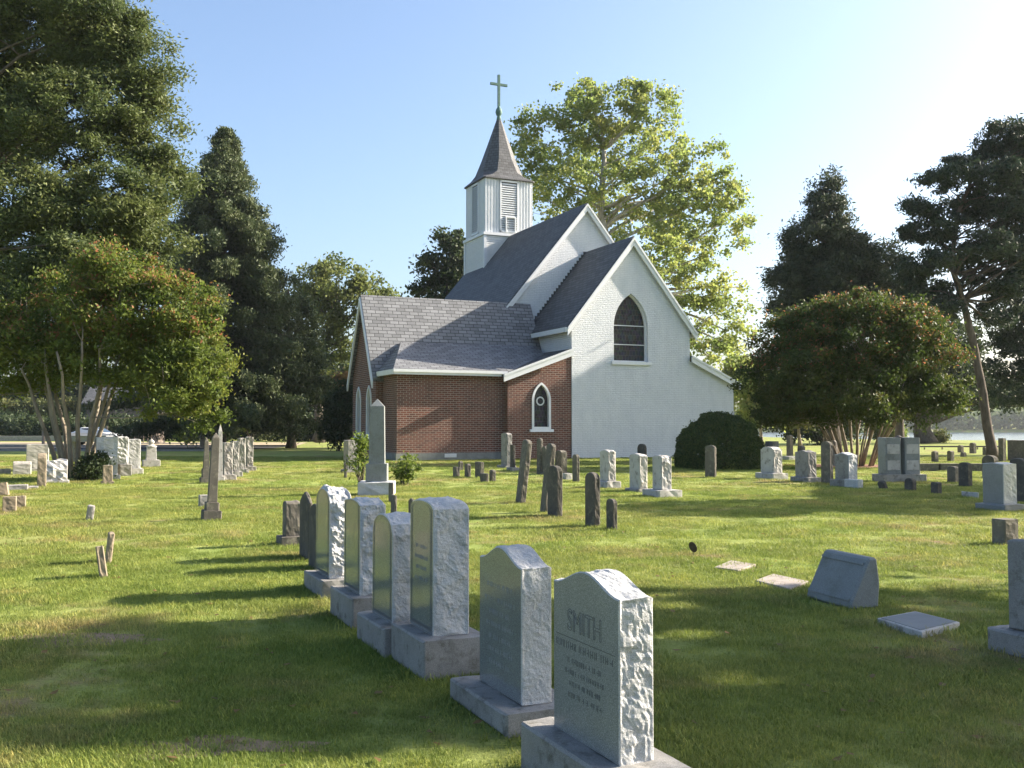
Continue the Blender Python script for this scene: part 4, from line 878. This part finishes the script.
# round the large obelisk
stone('grey stone half hidden by shrubs left of the large obelisk', 344, 359, 440, 473, t=.2, w=.6, mat='marble_grey', top='flat', r=.02, yj=469, m=.08)
fs('small brown footstone at the left of the shrub by the large obelisk', 344.5, 347.5, 463, 478, t=.08, w=.2, mat='old_stone')
fs('thin dark footstone at the front corner of the large obelisk foot', 389, 394, 482.5, 503, t=.07, w=.22, mat='old_stone', top='flat')
fs('thin pale capped footstone nearest the large obelisk front', 391.5, 397, 494.5, 517, t=.07, w=.22, mat='old_stone', top='flat')
fs('dark footstone peeping over the tallest granite headstone', 409, 415.5, 498, 518, t=.07, w=.25, mat='old_stone', top='round')
fs('small pale footstone behind the leafy shrub of the large obelisk', 403, 409, 469, 477.5, t=.12, w=.22, mat='marble_grey', top='flat')
# tiny stones before the brick wall
for x0, x1, yt, yb, tp, lb in ((453, 460, 466.5, 477, 'flat', 'small square brown footstone, leftmost of the cluster before the brick wall'), (458.5, 462.8, 461, 471, 'round', 'little round footstone behind the leftmost square one'), (464.6, 471, 463.5, 477.5, 'round', 'small round headed footstone third in the cluster before the brick wall'),
        (475, 484, 461.5, 478, 'flat', 'taller square footstone in the middle of the cluster before the brick wall'), (480, 489, 473, 482.5, 'flat', 'low wide block in front of the taller square footstone'), (490, 495.2, 469.5, 482, 'round', 'narrow round footstone ending the cluster before the brick wall')):
    fs(lb, x0, x1, yt, yb, t=.12, mat='old_stone', top=tp, r=.1)
stone('tall pale weathered stone on a foot, close to the brick wall', 501, 512, 432.5, 468.5, t=.2, mat='marble_grey', top='round', r=.06, yj=465, m=.12)
stone('narrow dark slab leaning on the tall pale weathered stone', 510, 515.5, 444.5, 471, t=.12, w=.3, mat='dark_stone', top='flat', yj=467, m=.1, base='marble_grey')
stone('long dark slab leaning right with a rounded head, leftmost of the leaning pair', 515, 525.5, 439, 504, t=.12, mat='old_stone', top='round', r=.14, lean=6.5)
stone('brown round headed slab between the leaning pair, close to the brick wall', 536.5, 543, 438, 474.5, t=.11, mat='old_stone', r=.16)
stone('shouldered brown slab just beside the brown round headed slab', 541.5, 548.5, 446, 475, t=.11, mat='old_stone', top='shoulder', r=.12, yj=472, m=.08)
stone('long thin slab leaning far to the right behind the dark round slab', 540, 548.5, 442.5, 513.5, t=.1, mat='old_stone', top='round', r=.14, lean=6)
stone('upright dark round headed slab before the long leaning slab', 547, 562.5, 465, 518, t=.11, mat='dark_stone', top='round', r=.12)
stone('grey squared stone under the corner of the white gable', 555, 567, 450, 474, t=.22, mat='old_stone', top='shoulder', r=.06, yj=472, m=.05)
fs('white low block in the grass by the white gable corner', 562, 572, 473, 479.5, t=.3, w=.25, mat='marble', top='flat', r=0)
stone('brown round headed slab right of the white low block', 572, 579.5, 454, 482.5, t=.1, mat='old_stone', r=.14)
stone('dark mottled slab with a rounded head, largest of the slabs in mid lawn', 584.5, 600, 472, 528, t=.11, mat='dark_stone', r=.13)
fs('little round headed dark footstone right of the mottled slab', 606.5, 616, 498, 531.5, t=.08, mat='dark_stone', r=.14)
stone('white marble stone on a foot, leftmost of the three before the gable', 599.5, 615.5, 449.5, 488.5, t=.22, mat='marble', top='shoulder', r=.05, yj=480.5, m=.1, amp=.02)
stone('white marble stone on a dark foot, middle one of the three before the gable', 629, 647, 453.5, 492.5, t=.22, mat='marble', top='round', r=.05, yj=488, m=.08, amp=.02, base='marble_grey')
stone('white rock edged marble stone on a wide foot, rightmost of the three before the gable', 652, 671, 455, 498, t=.26, mat='marble', top='round', r=.06, yj=489, m=.17, amp=.03)
stone('dark slab standing against the white gable wall', 637, 646.5, 443.5, 464, t=.1, mat='dark_stone', r=.15)
stone('tall brown round headed slab in front of the clipped boxwood', 704.5, 716, 445, 478, t=.11, mat='old_stone', r=.13, rot=R(40))
# right of the boxwood
stone('white die with a squared neck on a foot right of the boxwood', 760.5, 781, 446.5, 479.5, t=.32, mat='marble', top='shoulder', r=.06, yj=472.5, m=.12, amp=.02)
stone('pale square cap stone showing behind the white die', 765, 778, 441, 468, t=.3, mat='marble_grey', top='flat', r=0)
stone('dark squat granite die on a wide foot right of the white die', 795, 815, 450, 482.5, t=.3, mat='granite_base', top='serp', r=.04, yj=476.5, m=.1, base='granite_base', amp=.02)
stone('tall brown round headed slab between the two dark granite dies', 820.5, 832, 441, 484.5, t=.12, mat='old_stone', r=.14)
stone('pale slab just behind the tall brown one near the crepe myrtle', 828.5, 836.5, 440, 466, t=.12, mat='marble_grey', r=.1)
stone('dark granite die with a sloping top before the rusty crepe myrtle', 835, 855.5, 452.5, 487, t=.3, mat='granite_base', top='serp', r=.05, yj=479, m=.1, base='granite_base', side='granite_rock', amp=.02)
fs('low rough block touching the foot of the sloping granite die', 844, 861, 479, 488.5, t=.25, w=.5, mat='granite_rock', top='flat', r=0, amp=.02)
fs('small dark stone far behind the dark squat granite die', 797, 804.5, 445.5, 457, t=.2, mat='old_stone', top='round')
stone('narrow tan slab far off behind the white die', 786, 792.5, 435, 457, t=.2, mat='tan_stone', top='round', r=.12)
stone('pale flat table ledger far behind the white die', 782, 796, 456, 460, t=.8, w=.5, mat='marble', top='flat', r=0, group='flat ledgers')
# the white pillar pair
def pillars():
    d = gp(898, 482)[1]+.3; x = (898-512)/F*d; o = thing('pillar_monument', 'pair of pale banded stone pillars on one long foot', 'monument', (x, d, 0), R(10)); zb = zpx(474, d); zt = zpx(437.5, d)
    mb = MB(); block(mb, .68, .32, 0, zb-.001, .015, .01); mb.build('plinth', M['marble_grey'], o)
    for sx in (-.30, .30):
        mb = MB(); block(mb, .235, .22, zb, zt, .012, .004, sx); p_ = mb.build('pillar', M['granite_obelisk'], o); p_.location = (sx, 0, 0)
        for f in (.12, .56):
            mb = MB(); mb.box(-.19, .19, -.232, -.2205, zb+(zt-zb)*f, zb+(zt-zb)*(f+.26)); b_ = mb.build('panel', M['marble'], p_)
    mb = MB(); mb.lathe([(.05, zt-.35), (.058, zt-.2), (.06, zt-.02), (.10, zt+.02), (.03, zt+.06)], 12); mb.build('urn', M['iron'], o); FOOT.append((x, d, R(10), .86, .36))
pillars()
fs('tilted dark footstone near the pillar pair foot', 879, 886.5, 480, 490, t=.1, mat='dark_stone', lean=-18)
fs('round dark footstone in the shade below the pillar pair', 903.6, 914.5, 477.5, 491.5, t=.14, mat='dark_stone', r=.2)
fs('squat dark footstone right of the round dark one', 930, 939.5, 481.5, 494.5, t=.14, mat='dark_stone', r=.08)
stone('mottled dark round headed stone in the shade, taller of a close pair', 958, 970, 462, 487, t=.16, mat='dark_stone', r=.1)
stone('small grey stone close behind the mottled dark one', 946.5, 957, 466, 483, t=.16, mat='old_stone', r=.08)
fs('low white slanted block in the shade before the large squared stone', 961, 976, 491.5, 498.5, t=.3, w=.45, mat='marble', top='flat', r=0)
stone('large squared pale grey stone on a wide foot at the shaded right', 984, 1012, 462, 511.5, t=.36, mat='granite_dull', top='serp', r=.02, yj=503, m=.1, side='granite_rock', amp=.02)
stone('dark round shouldered stone peeping behind the large squared one', 982, 996, 455, 478, t=.2, mat='dark_stone', r=.16)
stone('dark narrow stone between the large squared stone and the picture edge', 1010, 1026, 458, 503, t=.16, mat='dark_stone', r=.1)
stone('big brown squared stone far off beneath the dark pine', 1009, 1030, 440, 461, t=.5, mat='old_stone', top='flat', r=0)
stone('tall brown stone right beside the leaning pine trunk', 998, 1004.5, 438, 462, t=.2, mat='old_stone', top='flat', r=0)
for x0, x1, yt, yb, lb in ((931, 937, 451, 462, 'left one of two small dark stones on the sunny strip before the water'), (947, 952.5, 450.5, 462, 'right one of two small dark stones on the sunny strip before the water'), (957, 962.5, 445, 452.5, 'far small dark stone by the bank, left of the knobbed one'), (969, 975, 442.5, 453.5, 'far dark stone with a knobbed head by the bank'), (960.5, 964.5, 452, 457.5, 'tiny dark stone nearest below the knobbed one by the bank'), (982, 987, 447, 455, 'tiny pointed stone just left of the leaning pine trunk')):
    stone(lb, x0, x1, yt, yb, t=.22, mat='old_stone', top='shoulder' if 'knob' in lb else 'round', r=.14)
kd = gp(950, 471)[1]
for i, (xa, xb) in enumerate(((916, 936), (938, 957), (964, 988))):
    mb = MB(); xx0, xx1 = (xa-512)/F*kd, (xb-512)/F*kd; mb.box(-(xx1-xx0)/2, (xx1-xx0)/2, -.14, .14, 0, zpx(463.5, kd)); o = mb.build('plot_kerb', M['old_stone'], bevel=.012); o.location = ((xx0+xx1)/2, kd, 0)
    tag(o, ('low stone plot kerb directly right of the pillar pair', 'low stone plot kerb behind the close pair of dark stones', 'low stone plot kerb behind the large squared stone')[i], 'kerb', 'low plot kerbs')
fs('square mossy block standing in the sun near the right edge', 993, 1012, 518, 546.5, t=.26, mat='old_stone', top='flat', r=0)
stone('tall stained grey stone on a heavy foot, cut by the right edge', 1017, 1063, 540, 671, t=.17, w=.55, mat='granite_base', top='round', r=.02, yj=634, m=.1, base='granite_base')
# flat and slanted markers in the foreground
def ledger(label, px, mat, h=.03, rim=None):
    P = [gp(*p, z=h) for p in px]; c = sum(P)/4; mb = MB(); L = [p-c for p in P]
    o = thing('ledger_stone', label, 'grave ledger', (c[0], c[1], 0), 0, 'flat ledgers') if rim else None
    mb.prism([(p[0], p[1], h) for p in L], (0, 0, -h-.03)); q = mb.build('slab' if rim else 'ledger_stone', M[rim or mat], o, bevel=.006)
    if rim:
        mb = MB(); mb.prism([(p[0]*.9, p[1]*.86, h+.004) for p in L], (0, 0, -.003)); mb.build('plaque', M[mat], o)
    else: q.location = (c[0], c[1], 0); tag(q, label, 'grave ledger', 'flat ledgers')
    ang = math.atan2(*(P[1]-P[0])[[1, 0]]); FOOT.append((c[0], c[1], ang, np.linalg.norm(P[1]-P[0])/2, np.linalg.norm(P[2]-P[1])/2*.9))
ledger('pale pinkish flat ledger flush with the sunlit grass, farther of two', [(714, 567), (738, 570), (756, 564), (731, 560)], 'ledger')
ledger('pale pinkish flat ledger beside the slant marker, nearer of two', [(755, 580), (790, 588.5), (809, 581), (773, 573.5)], 'ledger')
ledger('dark plaque with a white stone rim lying flat in the shaded grass', [(877, 618), (922, 632), (960, 622), (915, 611)], 'slate_plaque', .05, 'marble')
def slant():
    c = [gp(806, 598), gp(850, 610.5), gp(875, 603)]; base = c[1]; wv = c[0]-c[1]; wl = np.linalg.norm(wv); ang = math.atan2(wv[1], wv[0])-R(90)
    o = thing('slant_marker', 'thick grey slant marker with a sloping panelled face in the half shaded grass', 'gravestone', tuple((c[0]+c[1])/2), ang)
    H = zpx(556, base[1]+.2); mb = MB(); prof = [(0, 0), (.30, 0), (.32, H*.5), (.29, H), (.20, H), (.0, .05)]
    mb.prism([(u, -wl/2, z) for u, z in prof], (0, wl, 0)); mb.build('body', M['granite_obelisk'], o, bevel=.02)
    s0, s1 = np.array([.0, .05]), np.array([.20, H]); n = np.array([-(s1-s0)[1], (s1-s0)[0]]); n /= np.linalg.norm(n)
    mb = MB()
    for a, b, v0, v1 in ((.06, .11, .46, -.46), (.83, .88, .46, -.46)):
        p, q = s0+(s1-s0)*a+n*.012, s0+(s1-s0)*b+n*.012; mb.prism([(p[0], v0*wl, p[1]), (q[0], v0*wl, q[1]), (q[0], v1*wl, q[1]), (p[0], v1*wl, p[1])], (.012, 0, -.004))
    mb.build('moulding', M['granite_obelisk'], o); FOOT.append((base[0]-.05, base[1]+.3, ang, .3, wl/2))
slant()
def disc():
    d = gp(692, 556)[1]; x = (692-512)/F*d; o = thing('grave_marker', 'small dark oval disc on a thin rod standing in the sunlit grass', 'grave marker', (x, d, 0), R(-20)); z = zpx(547, d); r = .062
    mb = MB(); mb.tube([(0, .004, -.02), (0, .004, z)], [.005, .005], 6); mb.build('rod', M['iron'], o)
    mb = MB(); n = 20; c, s = math.cos(.5), math.sin(.5); pts = [(r*.72*math.cos(2*math.pi*i/n)*c-r*1.1*math.sin(2*math.pi*i/n)*s, -.008, z+r*.72*math.cos(2*math.pi*i/n)*s+r*1.1*math.sin(2*math.pi*i/n)*c) for i in range(n)]
    mb.prism(pts, (0, .008, 0)); mb.build('disc', M['bronze'], o)
disc()
# ------------------------------------------------------------------ small things by the lane and the bank
def rail():
    d = gp(950, 449.5)[1]; x0, x1 = (915-512)/F*d, (1003-512)/F*d; z = zpx(446.5, d); o = thing('pipe_rail', 'long low dark pipe rail along the bank before the water', 'rail', (x0, d, 0)); L = x1-x0
    mb = MB(); mb.tube([(0, 0, z), (L, 0, z)], [.05, .05], 8); mb.build('pipe', M['iron'], o)
    for i in range(5):
        mb = MB(); mb.tube([(0, 0, -.05), (0, 0, z-.06)], [.05, .05], 7); p_ = mb.build('post', M['wood_grey'], o); p_.location = (L*(i+.5)/5, 0, 0)
rail()
mb = MB(); d = 86; mb.lathe([(.07, -.1), (.06, 2.6), (.075, 2.62), (.03, 2.7)], 10); o = mb.build('pole', M['white_wood'], smooth=True); o.location = ((794.5-512)/F*d, d, 0); tag(o, 'thin pale pole standing far off under the rusty crepe myrtle', 'pole')
def car():
    d = 84; x = (96-512)/F*d; o = thing('parked_car', 'white parked car seen through the stems of the crepe myrtle', 'car', (x, d, 0), R(4)); W = .88
    prof = [(-2.2, .35), (-2.25, .75), (-2.15, 1.02), (-1.55, 1.08), (-.95, 1.46), (.25, 1.48), (1.05, 1.02), (1.75, .93), (2.2, .74), (2.25, .4), (2.1, .28), (-2.05, .28)]
    mb = MB(); n = len(prof); rows = []
    for yy, k, zz in ((-W, .96, -.0), (-W*.93, 1, .02), (W*.93, 1, .02), (W, .96, 0)): rows.append([(a*k, yy*(.84 if b > 1.1 else 1), b+(zz if b > .9 else 0)) for a, b in prof])
    mb.add([p for r_ in rows for p in r_], [(i*n+j, i*n+(j+1) % n, (i+1)*n+(j+1) % n, (i+1)*n+j) for i in range(3) for j in range(n)]+[tuple(range(n-1, -1, -1)), tuple(3*n+j for j in range(n))]); mb.build('body', M['car_paint'], o, bevel=.03)
    for s in (-1, 1):
        mb = MB(); y = s*(W*.955); yt = s*W*.855
        for q in ([(-1.35, 1.08), (-.85, 1.40), (-.35, 1.42), (-.35, 1.08)], [(-.27, 1.08), (-.27, 1.42), (.2, 1.42), (.82, 1.06)]):
            mb.add([(a, (y if b < 1.2 else yt)+s*.012, b) for a, b in q], [(0, 1, 2, 3)])
        mb.build('side_window', M['car_glass'], o, recalc=False)
        for xx in (-1.4, 1.4):
            mb = MB(); m2 = MB()
            for mm, r_, t0, t1 in ((mb, .33, .0, .2), (m2, .2, -.012, .19)):
                c_ = [(xx+r_*math.cos(2*math.pi*i/18), s*(W+.03)-s*t0, .33+r_*math.sin(2*math.pi*i/18)) for i in range(18)]; mm.prism(c_, (0, -s*(t1-t0), 0))
            wh = mb.build('wheel', M['tyre'], o, bevel=.02); m2.build('rim', M['rim'], wh)
        mb = MB(); mb.prism([(2.19, s*.78, .62), (2.19, s*.45, .62), (2.14, s*.45, .78), (2.12, s*.78, .78)], (.05, 0, 0)); mb.build('headlight', M['headlight'], o)
    mb = MB(); mb.add([(.30, -.72, 1.475), (1.02, -.82, 1.06), (1.02, .82, 1.06), (.30, .72, 1.475)], [(0, 1, 2, 3)]); w_ = mb.build('windscreen', M['car_glass'], o, recalc=False); w_.location = (.022, 0, .02)
car()
def house():
    d = 122; x = (128-512)/F*d; o = thing('house', 'dim purple grey house in deep shade behind the trees across the lane', 'house', (x, d, 0), R(6))
    mb = MB(); mb.box(-5, 4, 0, 6, 0, 4.2); wl = mb.build('wall', M['house_wall'], o); mb = MB()
    mb.prism([(-5.4, -.4, 4.205), (4.4, -.4, 4.205), (4.4, 3, 6.3), (-5.4, 3, 6.3)], (0, 0, .15)); mb.prism([(-5.4, 6.4, 4.205), (4.4, 6.4, 4.205), (4.4, 3, 6.3), (-5.4, 3, 6.3)], (0, 0, .15)); mb.build('roof', M['slate'], o, uv=True)
    for xx in (-3.4, .2, 2.6):
        mb = MB(); mb.box(xx-.5, xx+.5, -.06, -.002, 1.1, 2.7); f_ = mb.build('window', M['white_wood'], o); mb = MB(); mb.box(xx-.42, xx+.42, -.075, -.061, 1.2, 2.6); mb.build('pane', M['car_glass'], f_)
    mb = MB(); mb.box(-1.9, -.95, -.06, -.002, 0, 2.1); mb.build('door', M['iron'], o)
house()
def low_wall():
    d = 128; o = thing('garden_wall', 'low red brick garden wall with pale coping across the lane', 'wall', ((10-512)/F*d, d, 0)); mb = MB(); mb.box(-9, 4.6, 0, .35, 0, 1.15); mb.build('wall', M['red_wall'], o, uv=True)
    mb = MB(); mb.box(-9.1, 4.7, -.06, .41, 1.151, 1.24); mb.build('coping', M['concrete'], o)
    for xx in (-2, 1.5, 4.4):
        mb = MB(); mb.box(xx-.3, xx+.3, -.12, .47, 1.245, 1.6); mb.build('pier_cap', M['red_wall'], o, uv=True)
low_wall()
mb = MB(); d = 106; mb.box(-9, 5.5, 0, .3, 0, .55); o = mb.build('parapet', M['concrete'], bevel=.02); o.location = ((8-512)/F*d, d, 0); tag(o, 'long low grey concrete parapet beyond the sandy verge', 'low wall')
for px, h, lb in ((44, 1.5, 'weathered wooden post by the lane left of the crepe myrtle stems'), (131.5, 1.25, 'short wooden post right of the white parked car'), (107, 1.6, 'thin wooden post just behind the white parked car')):
    mb = MB(); d = 92 if px != 44 else 80; mb.tube([(0, 0, -.1), (.02, 0, h*.6), (0, .02, h)], [.13, .12, .11], 8); o = mb.build('post', M['wood_grey']); o.location = ((px-512)/F*d, d, 0); tag(o, lb, 'post', 'posts along the lane')
mb = MB(); d = 90; mb.lathe([(.75, -.05), (.55, .3), (.42, .9), (.36, 1.6), (.22, 2.1), (.1, 2.5), (.02, 2.9)], 11); mb.v = [tuple(np.add(p, np.array([mnoise.noise(Vector(p)*2), mnoise.noise(Vector(p)*2+Vector((5, 0, 0))), 0])*.18)) for p in mb.v]
o = mb.build('tree_stump', M['wood_grey']); o.location = ((159-512)/F*d, d, 0); tag(o, 'jagged grey tree stump at the shady edge of the lane', 'stump')
def wood_fence():
    d = 96; o = thing('wood_fence', 'broken grey picket fence in the shade beside the jagged stump', 'fence', ((148-512)/F*d, d, 0)); rg = random.Random(4)
    for i in range(7):
        mb = MB(); h = .9+.7*rg.random(); mb.box(-.05, .05, -.02, .02, 0, h); p_ = mb.build('picket', M['wood_grey'], o); p_.location = (-1.2+i*.4, 0, 0); p_.rotation_euler = (0, rg.uniform(-.08, .08), 0)
    mb = MB(); mb.box(-1.3, 1.3, .021, .06, .5, .58); mb.build('rail', M['wood_grey'], o)
wood_fence()
# bare bed of mulch round the right crepe myrtle
mb = MB(); n = 28; mb.add([(b2[0]+(2.3+.5*mnoise.noise(Vector((math.cos(i/n*6.28)*2, math.sin(i/n*6.28)*2, 1))))*math.cos(2*math.pi*i/n), b2[1]+(1.7+.5*mnoise.noise(Vector((math.cos(i/n*6.28)*2, 3, 1))))*math.sin(2*math.pi*i/n), .006) for i in range(n)], [tuple(range(n))])
tag(mb.build('mulch_bed', M['mulch'], recalc=False), kind='structure')
# worn bare earth showing through the turf
BARE = []
for px, py, rx, ry in ((205, 747, .5, .13), (75, 640, .6, .2)):
    c = gp(px, py); mb = MB(); n = 36; BARE.append((c[0], c[1], rx, ry)); s = px*.37
    mb.add([(c[0]+rx*(1+.9*mnoise.noise(Vector((math.cos(i/n*6.283)*1.6+s, math.sin(i/n*6.283)*1.6, 0))))*math.cos(i/n*6.283), c[1]+ry*(1+.9*mnoise.noise(Vector((math.cos(i/n*6.283)*1.6+s, math.sin(i/n*6.283)*1.6, 0))))*math.sin(i/n*6.283), .004) for i in range(n)], [tuple(range(n))])
    tag(mb.build('bare_earth', M['earth'], recalc=False), kind='structure')
# ------------------------------------------------------------------ mown grass: tufts scattered over the lawn
tufts = bpy.data.collections.new('grass_tufts')
def tuft(i, n, rad, h0, h1, wd):
    V, Fc, T = [], [], []
    for k in range(n):
        a = rng.random()*6.283; r = rad*math.sqrt(rng.random()); p = np.array([r*math.cos(a), r*math.sin(a), -.004]); h = h0+(h1-h0)*rng.random()
        b = rng.random()*6.283; s = np.array([math.cos(b), math.sin(b), 0])*wd*(.6+.6*rng.random()); ln = np.array([math.cos(b+1.57), math.sin(b+1.57), 0])*h*(.2+.9*rng.random())*(1 if rng.random() < .5 else -1)
        q = len(V); V += [p-s, p+s, p+ln*.35+[0, 0, h*.6]+s*.7, p+ln*.35+[0, 0, h*.6]-s*.7, p+ln+[0, 0, h*(.85+.15*rng.random())]]; Fc += [(q, q+1, q+2, q+3), (q+3, q+2, q+4)]; v = rng.random(); T += [v, v]
    me = bpy.data.meshes.new('tuft'); me.from_pydata([tuple(v) for v in V], [], Fc); me.materials.append(M['blade'])
    me.attributes.new('tint', 'FLOAT', 'FACE').data.foreach_set('value', np.array(T, np.float32)); o = bpy.data.objects.new('tuft', me); tufts.objects.link(o)
for i in range(6): tuft(i, 80, .11, .010, .028+.009*(i % 3), .0020)
FA = np.array(FOOT)
def lawn_points(y0, y1, dens, smin, smax):
    A = .56*(y1*y1-y0*y0); n = int(A*dens); y = np.sqrt(y0*y0+(y1*y1-y0*y0)*rng.random(n)); x = (rng.random(n)*2-1)*(.545*y+.6)
    cl = np.array([mnoise.noise(Vector((a*.9, b*.9, 0))) for a, b in zip(x, y)]); keep = rng.random(n) < np.clip(.85+.9*cl, .25, 1)
    for cx, cy, r, hx, hy in FA:
        near = (np.abs(x-cx) < 1.2) & (np.abs(y-cy) < 1.2)
        if near.any():
            u = (x-cx)*math.cos(r)+(y-cy)*math.sin(r); v = -(x-cx)*math.sin(r)+(y-cy)*math.cos(r); keep &= ~((np.abs(u) < hx+.02) & (np.abs(v) < hy+.02))
    for cx, cy, rx, ry in BARE: keep &= ~((((x-cx)/rx)**2+((y-cy)/ry)**2 < 1.2) & (rng.random(n) < .55))
    keep &= ~(((x-b1[0])**2+(y-b1[1])**2 < 1) | (((x-b2[0])/2.4)**2+((y-b2[1])/1.8)**2 < 1))
    x, y = x[keep], y[keep]; m_ = len(x); return np.stack([x, y, np.full(m_, 0)], 1), rng.random(m_)*6.283, (smin+(smax-smin)*rng.random(m_))*(1+.45*cl[keep])
def edge_points():
    X, S = [], []
    for cx, cy, r, hx, hy in FOOT:
        if cy > 30 or abs(cx) > .6*cy+1: continue
        per = 4*(hx+hy); k = int(per*(16 if cy < 14 else 9))
        for _ in range(k):
            q = rng.random()*per; o = .015+.03*rng.random()
            if q < 2*hx: u, v = q-hx, -hy-o
            elif q < 4*hx: u, v = q-3*hx, hy+o
            elif q < 4*hx+2*hy: u, v = -hx-o, q-4*hx-hy
            else: u, v = hx+o, q-4*hx-3*hy
            if mnoise.noise(Vector((cx*3+u*4, cy*3+v*4, 2))) > -.12: X.append((cx+u*math.cos(r)-v*math.sin(r), cy+u*math.sin(r)+v*math.cos(r), 0)); S.append(1.1+1.0*rng.random())
    return np.array(X), rng.random(len(X))*6.283, np.array(S)
parts = [edge_points(), lawn_points(2.9, 7, 420, .7, 1.3), lawn_points(7, 13, 170, .9, 1.5), lawn_points(13, 26, 60, 1.1, 1.9), lawn_points(26, 52, 14, 1.4, 2.3)]
P = np.concatenate([p[0] for p in parts]); RZ = np.concatenate([p[1] for p in parts]); S = np.concatenate([p[2] for p in parts])
me = bpy.data.meshes.new('grass'); me.vertices.add(len(P)); me.vertices.foreach_set('co', P.reshape(-1))
me.attributes.new('rz', 'FLOAT', 'POINT').data.foreach_set('value', RZ.astype(np.float32)); me.attributes.new('sc', 'FLOAT', 'POINT').data.foreach_set('value', S.astype(np.float32))
go = bpy.data.objects.new('grass', me); COL.objects.link(go); tag(go, 'short mown green grass with dry straw coloured patches', 'grass', kind='stuff')
ng = bpy.data.node_groups.new('grass_scatter', 'GeometryNodeTree')
ng.interface.new_socket('Geometry', in_out='INPUT', socket_type='NodeSocketGeometry'); ng.interface.new_socket('Geometry', in_out='OUTPUT', socket_type='NodeSocketGeometry')
N = ng.nodes.new; gi, go_, ip, ci = N('NodeGroupInput'), N('NodeGroupOutput'), N('GeometryNodeInstanceOnPoints'), N('GeometryNodeCollectionInfo')
ci.inputs[0].default_value = tufts; ci.inputs[1].default_value = True; ci.inputs[2].default_value = True; ip.inputs['Pick Instance'].default_value = True
a1, a2, cx = N('GeometryNodeInputNamedAttribute'), N('GeometryNodeInputNamedAttribute'), N('ShaderNodeCombineXYZ')
a1.data_type = a2.data_type = 'FLOAT'; a1.inputs[0].default_value = 'rz'; a2.inputs[0].default_value = 'sc'
K = ng.links.new; K(gi.outputs[0], ip.inputs['Points']); K(ci.outputs[0], ip.inputs['Instance']); K(a1.outputs[0], cx.inputs[2]); K(cx.outputs[0], ip.inputs['Rotation']); K(a2.outputs[0], ip.inputs['Scale']); K(ip.outputs[0], go_.inputs[0])
go.modifiers.new('scatter', 'NODES').node_group = ng

# ------------------------------------------------------------------ fallen leaves
n = 1500; y = np.sqrt(9+(42**2-9)*rng.random(n)**1.5); x = (rng.random(n)*2-1)*(.55*y+.5)
V = np.zeros((n, 4, 3)); a = rng.random(n)*6.283; s_ = .018+.022*rng.random(n); c_ = np.stack([x, y, .012+.02*rng.random(n)], 1)
for k in range(4):
    V[:, k] = c_+np.stack([np.cos(a+k*1.5708)*s_*(1 if k % 2 else .6), np.sin(a+k*1.5708)*s_*(1 if k % 2 else .6), (rng.random(n)-.4)*.02], 1)
lm_ = bpy.data.meshes.new('fallen_leaves'); lm_.from_pydata(V.reshape(-1, 3).tolist(), [], [(4*i, 4*i+1, 4*i+2, 4*i+3) for i in range(n)])
lm_.attributes.new('tint', 'FLOAT', 'FACE').data.foreach_set('value', rng.random(n).astype(np.float32))
tag(link('fallen_leaves', lm_, M['leaf_brown']), kind='stuff')
# ------------------------------------------------------------------ the air
hz = bpy.data.materials.new('haze'); hz.use_nodes = True; t_ = hz.node_tree; t_.nodes.clear()
vo, pv = t_.nodes.new('ShaderNodeOutputMaterial'), t_.nodes.new('ShaderNodeVolumePrincipled')
pv.inputs['Color'].default_value = (.86, .92, 1, 1); pv.inputs['Density'].default_value = .00014; pv.inputs['Anisotropy'].default_value = .3
t_.links.new(pv.outputs[0], vo.inputs['Volume'])
mb = MB(); mb.box(-1100, 2900, -250, 1150, -4, 42); tag(mb.build('haze', hz), kind='stuff')
